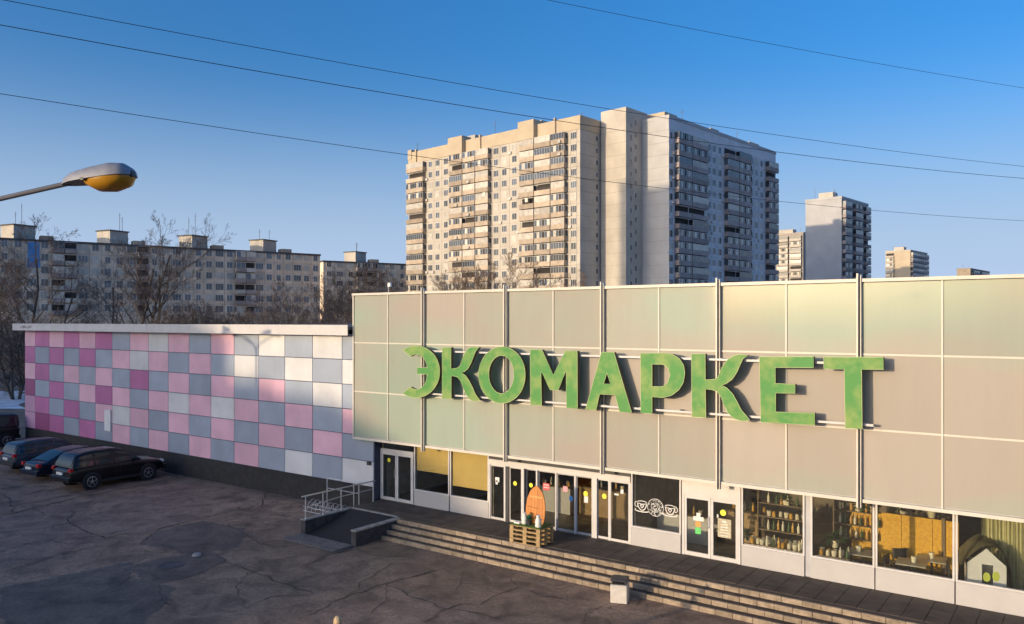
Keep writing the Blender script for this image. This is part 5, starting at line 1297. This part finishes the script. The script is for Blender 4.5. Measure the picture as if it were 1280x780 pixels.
# --- right-hand background towers
def far_tower(name, label, px0, px1, px2, py_top, t0, wall, side_m, cols, fh=2.9, wid=None, hut=True, nfl=9, kinds=K2, front=None, seed=2):
    """front face px0..px1 (towards the sun), side face px1..px2"""
    r = random.Random(seed)
    Bp = at_t(px1, py_top, t0); rz = Bp.z
    tF = t0; A_ = Face((Bp.x,Bp.y),(Bp.x-e1.x,Bp.y-e1.y)); a = A_.along(px0); D_ = Face((Bp.x,Bp.y),(Bp.x+e2.x,Bp.y+e2.y)); d = D_.along(px2)
    t = thing(name, label, 'building', (Bp.x,Bp.y,0))
    c0 = Vector((Bp.x,Bp.y,0)); P_ = [c0-e1*a, c0, c0+e2*d, c0+e2*d-e1*a]
    wallprism('wall', [(p.x,p.y) for p in P_], 0, rz-.8, wall, t); 
    P2 = [c0-e1*(a+.15)-e2*.15, c0+e1*.15-e2*.15, c0+e2*(d+.15)+e1*.15, c0+e2*(d+.15)-e1*(a+.15)]
    wallprism('parapet', [(p.x,p.y) for p in P2], rz-.799, rz, side_m or wall, t)
    fs = Face((Bp.x,Bp.y),(P_[2].x,P_[2].y)); ff = Face((P_[0].x,P_[0].y),(Bp.x,Bp.y))
    z_l = [rz-1.2-fh*(i+1) for i in range(nfl)]
    w = win_mesh(1.5,1.5)
    for (u0,u1,kind) in cols:
        if kind == 'b':
            wd = fs.L*(u1-u0)-.1; bmz = balc_mesh(wd, M['balc_brown']); gl = {k: glaz_mesh(wd,k,1.18) for k in ('glass','mixed','open','blind')}
            for z in z_l:
                o = put('balcony', bmz, t, fs.pt(fs.L*(u0+u1)/2, z, .005), (0,0,fs.rz), rel=True); put('glazing', gl[r.choice(kinds)], o, (0,0,1.152))
        else:
            for z in z_l: put('window', w, t, fs.pt(fs.L*(u0+u1)/2, z+.8, .03), (0,0,fs.rz), rel=True)
    for (u0,u1,kind) in (front or []):
        if kind == 'b':
            wd = ff.L*(u1-u0)-.1; bmz = balc_mesh(wd, M['tower_wall']); gl = {k: glaz_mesh(wd,k,1.18) for k in ('glass','mixed','open','blind')}
            for z in z_l:
                o = put('balcony', bmz, t, ff.pt(ff.L*(u0+u1)/2, z, .005), (0,0,ff.rz), rel=True); put('glazing', gl[r.choice(K1)], o, (0,0,1.152))
        else:
            for z in z_l: put('window', w, t, ff.pt(ff.L*(u0+u1)/2, z+.8, .03), (0,0,ff.rz), rel=True)
    if hut:
        cs = [c0-e1*a*.7+e2*2, c0-e1*a*.3+e2*2, c0-e1*a*.3+e2*6, c0-e1*a*.7+e2*6]; wallprism('roof_hut', [(p.x,p.y) for p in cs], rz+.001, rz+2.0, M['tower_wall'], t)
    for k in range(3):
        p = c0-e1*a*r.uniform(.1,.9)+e2*r.uniform(1,5); q = MB(); q.path([p+Vector((0,0,rz)), p+Vector((0,0,rz+r.uniform(2,4)))], .06, 4); q.build('aerial', M['pole'], t)
    return t
far_tower('tower_block', 'slim tower block with a blank lavender-grey end wall, right of the large tower', 1007, 1052, 1085, 245, 262, M['tower_wall2'], M['tower_wall2'], [(.02,.26,'b'),(.28,.36,'w'),(.40,.68,'b'),(.70,.76,'w'),(.80,.99,'b')], nfl=13)
far_tower('tower_block', 'beige balcony block partly hidden between the large and slim towers', 955, 1004, 1020, 290, 380, M['slab_tile'], M['slab_tile'], [], nfl=9, front=[(.36,.64,'b'),(.68,.97,'b'),(.05,.3,'b')])
far_tower('tower_block', 'small distant sand-coloured tower with blue-grey banded side', 1107, 1138, 1159, 312, 450, M['tower_band'], M['tower_wall'], [(.02,.33,'b'),(.34,.66,'b'),(.67,.99,'b')], nfl=6, front=[(.02,.35,'b')])
far_tower('tower_block', 'low distant orange-brown block just above the right facade edge', 1196, 1213, 1237, 335, 600, M['balc_tan'], M['balc_tan'], [(.1,.4,'b'),(.5,.9,'b')], nfl=4, hut=False)

# --- unseen apartment house behind the viewpoint, its steps shaped to shade the car park
sh = thing('apartment_house', 'stepped apartment house across the road, shading the car park', 'building', (-100,-110,0))
dz = (123.07)*1.063*math.tan(R(SUN_EL))
prof = [(-190,-82.3,CZ+dz+1.0),(-82.29,-75,dz+5.0),(-74.99,-70.6,dz+4.5),(-70.59,-68.6,dz+3.5),(-68.59,-67.2,dz+2.4),(-67.19,-65.6,dz+1.5),(-65.59,-64.0,dz+0.9),(-63.99,-62.6,dz+0.3)]
hm_ = win_mesh(1.4,1.5)
for (a, e, z) in prof:
    wallprism('wall', [(a,-112),(e,-112),(e,-100),(a,-100)], 0, z-.3, M['slab_wall'], sh)
    wallprism('roof', [(a,-112.2),(e,-112.2),(e,-99.8),(a,-99.8)], z-.299, z, M['roof'], sh)
q = MB()
for (a, e, z) in prof:
    x = a+2
    while x < e-1:
        zz = 1.6
        while zz < z-2.5: q.box(x-.7,-100.05,zz,x+.7,-99.94,zz+1.5); zz += 2.8
        x += 3.2
tag(q.build('windows', M['far_glass'], sh), kind='stuff')

sq = thing('tower_block', 'slim tower behind the viewpoint whose shade climbs the tall tower', 'building', (-165,-66,0))  # unseen tower added to cast shade on the stair tower and end wall
wallprism('wall', [(-166.8,-72),(-156,-72),(-156,-60),(-166.8,-60)], 0, 68.5, M['slab_wall'], sq)
wallprism('parapet', [(-167,-72.2),(-155.8,-72.2),(-155.8,-59.8),(-167,-59.8)], 68.51, 69.3, M['tower_band'], sq)
for x in (-165,-161.5,-158):
    for k in range(20): put('window', hm_[0] if isinstance(hm_, tuple) else hm_, sq, (x, -71.97, 4+3.1*k), rel=True)

# ------------------------------------------------------------------ bare trees
M['bark'] = mat('bark_dark', (0.10,0.08,0.07), 0.9, var=0.3, scale=3); M['twig'] = mat('twig_brown', (0.15,0.115,0.095), 0.9, var=0.3, scale=2); M['twig_pale'] = mat('twig_pale', (0.24,0.17,0.12), 0.9, var=0.3, scale=2)
M['birch'] = mat('birch_bark', (0.42,0.38,0.33), 0.8, col2=(0.12,0.10,0.09), scale=4, ramp=(.4,.5))
def bare_tree_mesh(seed, H, spread, lean_up, levels=6, stems=1, first=.25, tw=.012, nb=(3,5)):
    r = random.Random(seed); tr_b, cw = MB(), MB()
    def branch(p, d, L, rad, lv):
        k = 5 if lv < 2 else (4 if lv < 4 else 3); pts = [p]; q = p; dd = d.copy(); rads = [rad]
        for i in range(k-1):
            dd = (dd + Vector((r.gauss(0,.13),r.gauss(0,.13),r.gauss(0,.10)+lean_up*(.10 if lv else .05)))).normalized()
            q = q + dd*(L/(k-1)); pts.append(q); rads.append(max(tw*.6, rad*(1-.62*(i+1)/(k-1))))
        tgt = tr_b if lv < 2 else cw
        tgt.path(pts, rads, 6 if lv == 0 else (5 if lv == 1 else 3), cap=False)
        if lv >= levels-1: return
        n = r.randint(*nb) + (4 if lv == 0 else 1)
        for i in range(n):
            f = (first if lv == 0 else .22)+(1-(first if lv == 0 else .22))*((i+r.random())/n)
            fi = f*(k-1); j = min(int(fi),k-2); pp = pts[j].lerp(pts[j+1], fi-j); rr_ = rads[j]+(rads[j+1]-rads[j])*(fi-j)
            ax = (pts[j+1]-pts[j]).normalized(); o = ax.orthogonal().normalized(); o.rotate(Matrix.Rotation(r.uniform(0,6.283),3,ax))
            an = R(r.uniform(26,58))*spread
            nd = (ax*math.cos(an)+o*math.sin(an)).normalized()
            branch(pp, nd, L*r.uniform(.40,.62)*(1.15-.45*f), max(tw, rr_*r.uniform(.42,.62)), lv+1)
    for s_ in range(stems):
        a = r.uniform(0,6.28); ti = 0.04 if stems == 1 else r.uniform(.08,.26)
        branch(Vector((.25*math.cos(a)*(stems>1),.25*math.sin(a)*(stems>1),0)), Vector((math.cos(a)*ti,math.sin(a)*ti,1)).normalized(), H*r.uniform(.8,.95), H*.013+.02, 0)
    return tr_b, cw
TREES = {}
def tree_proto(key, name, mb, bark, twig):
    a, c = mb; TREES[key] = (name, a.mesh('trunk', bark, True, fix=False), c.mesh('crown', twig, False, fix=False))
tree_proto('big1', 'bare_tree', bare_tree_mesh(11, 19, 1.0, 1.0, 6, 1, .22), M['bark'], M['twig'])
tree_proto('big2', 'bare_tree', bare_tree_mesh(23, 19, .95, 1.0, 6, 3, .25, nb=(3,4)), M['bark'], M['twig'])
tree_proto('mid1', 'bare_tree', bare_tree_mesh(31, 12, .95, 1.0, 6, 2, .2, .011, (3,4)), M['bark'], M['twig'])
tree_proto('mid2', 'bare_tree', bare_tree_mesh(47, 13, .8, 1.4, 6, 1, .18, .011, (3,5)), M['birch'], M['twig_pale'])
tree_proto('bush', 'bare_bush', bare_tree_mesh(53, 7, 1.2, .8, 5, 6, .1, .011, (4,5)), M['bark'], M['twig'])
def tree(key, x, y, label, cat='tree', group=None, s=1, rz=None):
    if rz is None: rz = (x*1.37+y*2.11) % 6.283
    nm, tm, cm = TREES[key]
    t = thing(nm, label, cat, (x,y,-.02), rnd.uniform(0,6.28) if rz is None else rz, group); t.scale = (s*rnd.uniform(.92,1.08),s*rnd.uniform(.92,1.08),s)
    put('trunk', tm, t); put('crown', cm, t); return t
def tree_px(key, px, py_top, t_, H, label, **kw):
    p = at_t(px, py_top, t_); H = max(v.co.z for v in TREES[key][2].vertices); return tree(key, p.x, p.y, label, s=p.z/H, **kw)
tree_px('big1', 38, 262, 105, 19.5, 'tall bare tree before the leftmost roof hut of the long slab')
tree_px('big2', 176, 268, 100, 19.5, 'large many-stemmed bare tree rising above the slab roof left of centre')
tree_px('big1', 135, 315, 115, 19.5, 'bare tree just left of the large many-stemmed one', rz=2.0)
tree_px('mid1', 68, 318, 110, 12.5, 'middle-sized bare tree between the two tallest trees on the left')
tree_px('big2', -12, 300, 90, 19.5, 'bare tree cut by the left edge of the view')
tree_px('bush', 247, 360, 92, 7.5, 'rounded dark bush below the third roof hut of the slab', cat='bush')
tree_px('bush', 20, 372, 80, 7.5, 'dark bush at the far left above the snow', cat='bush')
tree_px('bush', 300, 372, 95, 7.5, 'dark bush before the right balcony column of the slab', cat='bush')
tree_px('mid1', 352, 352, 110, 12.5, 'bare tree in front of the right end of the long slab')
tree_px('mid1', 390, 348, 125, 12.5, 'bare tree where the two slabs meet')
for i, (px, py, t_, k) in enumerate(((412,352,120,'mid1'),(428,346,130,'mid2'),(446,340,140,'mid2'),(462,345,125,'mid1'),(476,342,140,'mid2'),(490,348,130,'mid2'),(503,352,120,'mid1'),(436,362,105,'mid1'),(470,364,110,'mid1'),(498,366,104,'mid2'))):
    tree_px(k, px, py-14, t_, 12.5, 'brown bare tree in the thicket just left of the tower block', group='thicket left of the tower')
for i, (px, py, t_, k) in enumerate(((545,345,120,'mid2'),(560,338,130,'mid2'),(575,345,115,'mid2'),(592,340,125,'mid2'),(610,345,118,'mid2'),(624,332,120,'mid2'),(664,340,118,'mid2'))):
    tree_px(k, px, py-10, t_, 12.5, 'pale sunlit bare tree before the foot of the tower block', group='trees before the tower')
tree_px('mid2', 642, 306, 112, 12.5, 'tallest sunlit bare tree before the tower, in front of its middle balconies')
tree_px('mid2', 735, 335, 120, 12.5, 'slender bare tree before the blank end of the tower wing')
for i, px in enumerate((60,128,205,275,340,385,440)):
    tree_px('bush', px, 388-4*(i % 3), 86+4*(i % 4), 7.5, 'dark leafless bush rising behind the flat roof of the side hall', cat='bush', group='bushes behind the side hall')
# far dark hedge mass on the extreme left beside the snow
for i, (x, y) in enumerate(((-84,62),(-93,66),(-100,60),(-108,68))):
    tree('bush', x, y, 'dark leafless bush beyond the left end of the side hall', 'bush', 'bushes left of the side hall', s=1.0)
tree('mid1', -66, 52, 'dark bare tree standing in snow left of the side hall', s=.85)

# ------------------------------------------------------------------ the person whose head shows at the bottom edge
M['skin'] = mat('skin', (0.62,0.40,0.29), 0.5, var=0.06); M['jacket'] = mat('dark_jacket', (0.02,0.02,0.025), 0.8, var=0.3, scale=12, bump=.3); M['jeans'] = mat('jeans', (0.04,0.05,0.09), 0.85, var=0.2, scale=20); M['hair'] = mat('fair_hair', (0.50,0.36,0.20), 0.6, var=0.25, scale=30)
def skin_fig(name, nodes, edges, m, parent, sub=2, root=0):
    me = bpy.data.meshes.new(name); me.from_pydata([n[0] for n in nodes], edges, []); me.materials.append(m)
    o = put(name, me, parent)
    md = o.modifiers.new('skin', 'SKIN'); md.use_smooth_shade = True
    for v, n in zip(me.skin_vertices[0].data, nodes): v.radius = n[1]; v.use_root = False
    me.skin_vertices[0].data[root].use_root = True
    sm = o.modifiers.new('sub', 'SUBSURF'); sm.levels = sub; sm.render_levels = sub
    return o
def person(loc, rz, label):
    t = thing('person', label, 'person', loc, rz)
    q = lambda *a: a
    # faces local +y ; clothed body as one skinned figure (jacket, trousers are children over it)
    N_ = [((0,0,.95),(.15,.11)),((0,.01,1.15),(.145,.105)),((0,.0,1.36),(.16,.11)),((0,-.005,1.46),(.075,.07)),((0,.005,1.53),(.055,.058)),
          ((-.17,-.005,1.40),(.065,.065)),((.17,-.005,1.40),(.065,.065)),((-.23,-.02,1.14),(.048,.048)),((.23,-.02,1.14),(.048,.048)),((-.24,.05,.90),(.034,.03)),((.24,.05,.90),(.034,.03)),((-.24,.075,.82),(.034,.018)),((.24,.075,.82),(.034,.018)),
          ((-.09,0,.88),(.09,.09)),((.09,0,.88),(.09,.09)),((-.10,.03,.50),(.06,.062)),((.10,-.04,.50),(.06,.062)),((-.10,.02,.10),(.042,.045)),((.10,-.10,.10),(.042,.045)),((-.105,.13,.045),(.042,.035)),((.105,.01,.045),(.042,.035))]
    E_ = [(0,1),(1,2),(2,3),(3,4),(2,5),(2,6),(5,7),(6,8),(7,9),(8,10),(9,11),(10,12),(0,13),(0,14),(13,15),(14,16),(15,17),(16,18),(17,19),(18,20)]
    skin_fig('body', N_, E_, M['skin'], t)
    g = 1.12
    J = [(n[0],(n[1][0]*g,n[1][1]*g)) for n in N_[:3]] + [((0,-.005,1.45),(.088,.085))] + [(n[0],(n[1][0]*1.22,n[1][1]*1.22)) for n in N_[5:11]]
    skin_fig('jacket', J, [(0,1),(1,2),(2,3),(2,4),(2,5),(4,6),(5,7),(6,8),(7,9)], M['jacket'], t)
    T_ = [((0,0,.93),(.155,.12))] + [(n[0],(n[1][0]*1.14,n[1][1]*1.14)) for n in N_[13:19]]
    skin_fig('trousers', T_, [(0,1),(0,2),(1,3),(2,4),(3,5),(4,6)], M['jeans'], t)
    for i in (19,20):
        x, y, z = N_[i][0]; s_ = MB(); s_.cbox(x-.05,y-.19,.0,x+.05,y+.07,.075,.025); s_.build('shoe', M['dark_metal'], t, True, rel=False)
    # head
    hd_ = MB(); prof = []
    rings = 14; seg = 18; vs = []; fs = []
    for i in range(rings+1):
        ph = -math.pi/2+math.pi*i/rings
        for j in range(seg):
            th2 = 2*math.pi*j/seg; x = .075*math.cos(ph)*math.cos(th2); y = .094*math.cos(ph)*math.sin(th2); z = .118*math.sin(ph)
            if z < -.02: x *= 1-.25*(-z/.118); y *= 1-.12*(-z/.118)
            if y > .06: y *= .96
            vs.append((x,y+.02,1.655+z))
    for i in range(rings):
        for j in range(seg): fs.append((i*seg+j,i*seg+(j+1)%seg,(i+1)*seg+(j+1)%seg,(i+1)*seg+j))
    hd_.add(vs, fs); hd_.build('head', M['skin'], t, True, rel=False, sharp=80)
    n_ = MB(); n_.add([(-.012,.108,1.645),(.012,.108,1.645),(0,.106,1.685),(0,.132,1.643)], [(0,1,3),(1,2,3),(2,0,3)]); n_.build('nose', M['skin'], t, rel=False)
    for sx in (-1,1):
        n_ = MB(); n_.lathe([(.012,0),(.012,.004)], 10, (sx*.03,.108,1.672), Matrix.Rotation(R(-90),3,'X')); n_.build('eye', M['dark_metal'], t, rel=False)
        n_ = MB(); n_.lathe([(.018,-.006),(.03,0),(.018,.008)], 10, (sx*.078,.015,1.655), Matrix.Rotation(R(90),3,'Y') @ Matrix.Scale(.6,3,(0,1,0))); n_.build('ear', M['skin'], t, True, rel=False)
        for k in range(4):
            f_ = MB(); x = sx*.24; y = .06+.02*k-.015; f_.path([(x-sx*.002*k,y,.80),(x-sx*.01,y+.005,.765),(x-sx*.028,y+.008,.735-.006*(k in (1,2)))], [.009,.008,.006], 6); f_.build('finger', M['skin'], t, True, rel=False)
        f_ = MB(); f_.path([(sx*.225,.09,.85),(sx*.205,.115,.815),(sx*.20,.12,.785)], [.010,.009,.007], 6); f_.build('thumb', M['skin'], t, True, rel=False)
    n_ = MB(); n_.box(-.022,.107,1.603,.022,.111,1.609); n_.build('mouth', M['red'], t, rel=False)
    h_ = MB(); vs = []; fs = []; rings = 9
    for i in range(rings+1):
        ph = math.pi/2*i/rings
        for j in range(seg):
            th2 = 2*math.pi*j/seg; low = -.35*(1-math.sin(th2))*.5
            pp = low + (math.pi/2-low)*i/rings; k = 1.10+.03*math.sin(j*3.1)*math.cos(ph)
            vs.append((.078*k*math.cos(pp)*math.cos(th2), .097*k*math.cos(pp)*math.sin(th2)+.012, 1.672+.118*1.02*math.sin(pp)))
    for i in range(rings):
        for j in range(seg): fs.append((i*seg+j,i*seg+(j+1)%seg,(i+1)*seg+(j+1)%seg,(i+1)*seg+j))
    h_.add(vs, fs); h_.build('hair', M['hair'], t, True, rel=False, sharp=80)
    return t
pp = at_t(422, 769.5, 16.25)
person((pp.x, pp.y, pp.z-1.79), R(-120), 'fair-haired person in a dark jacket standing at the bottom edge of the car park')
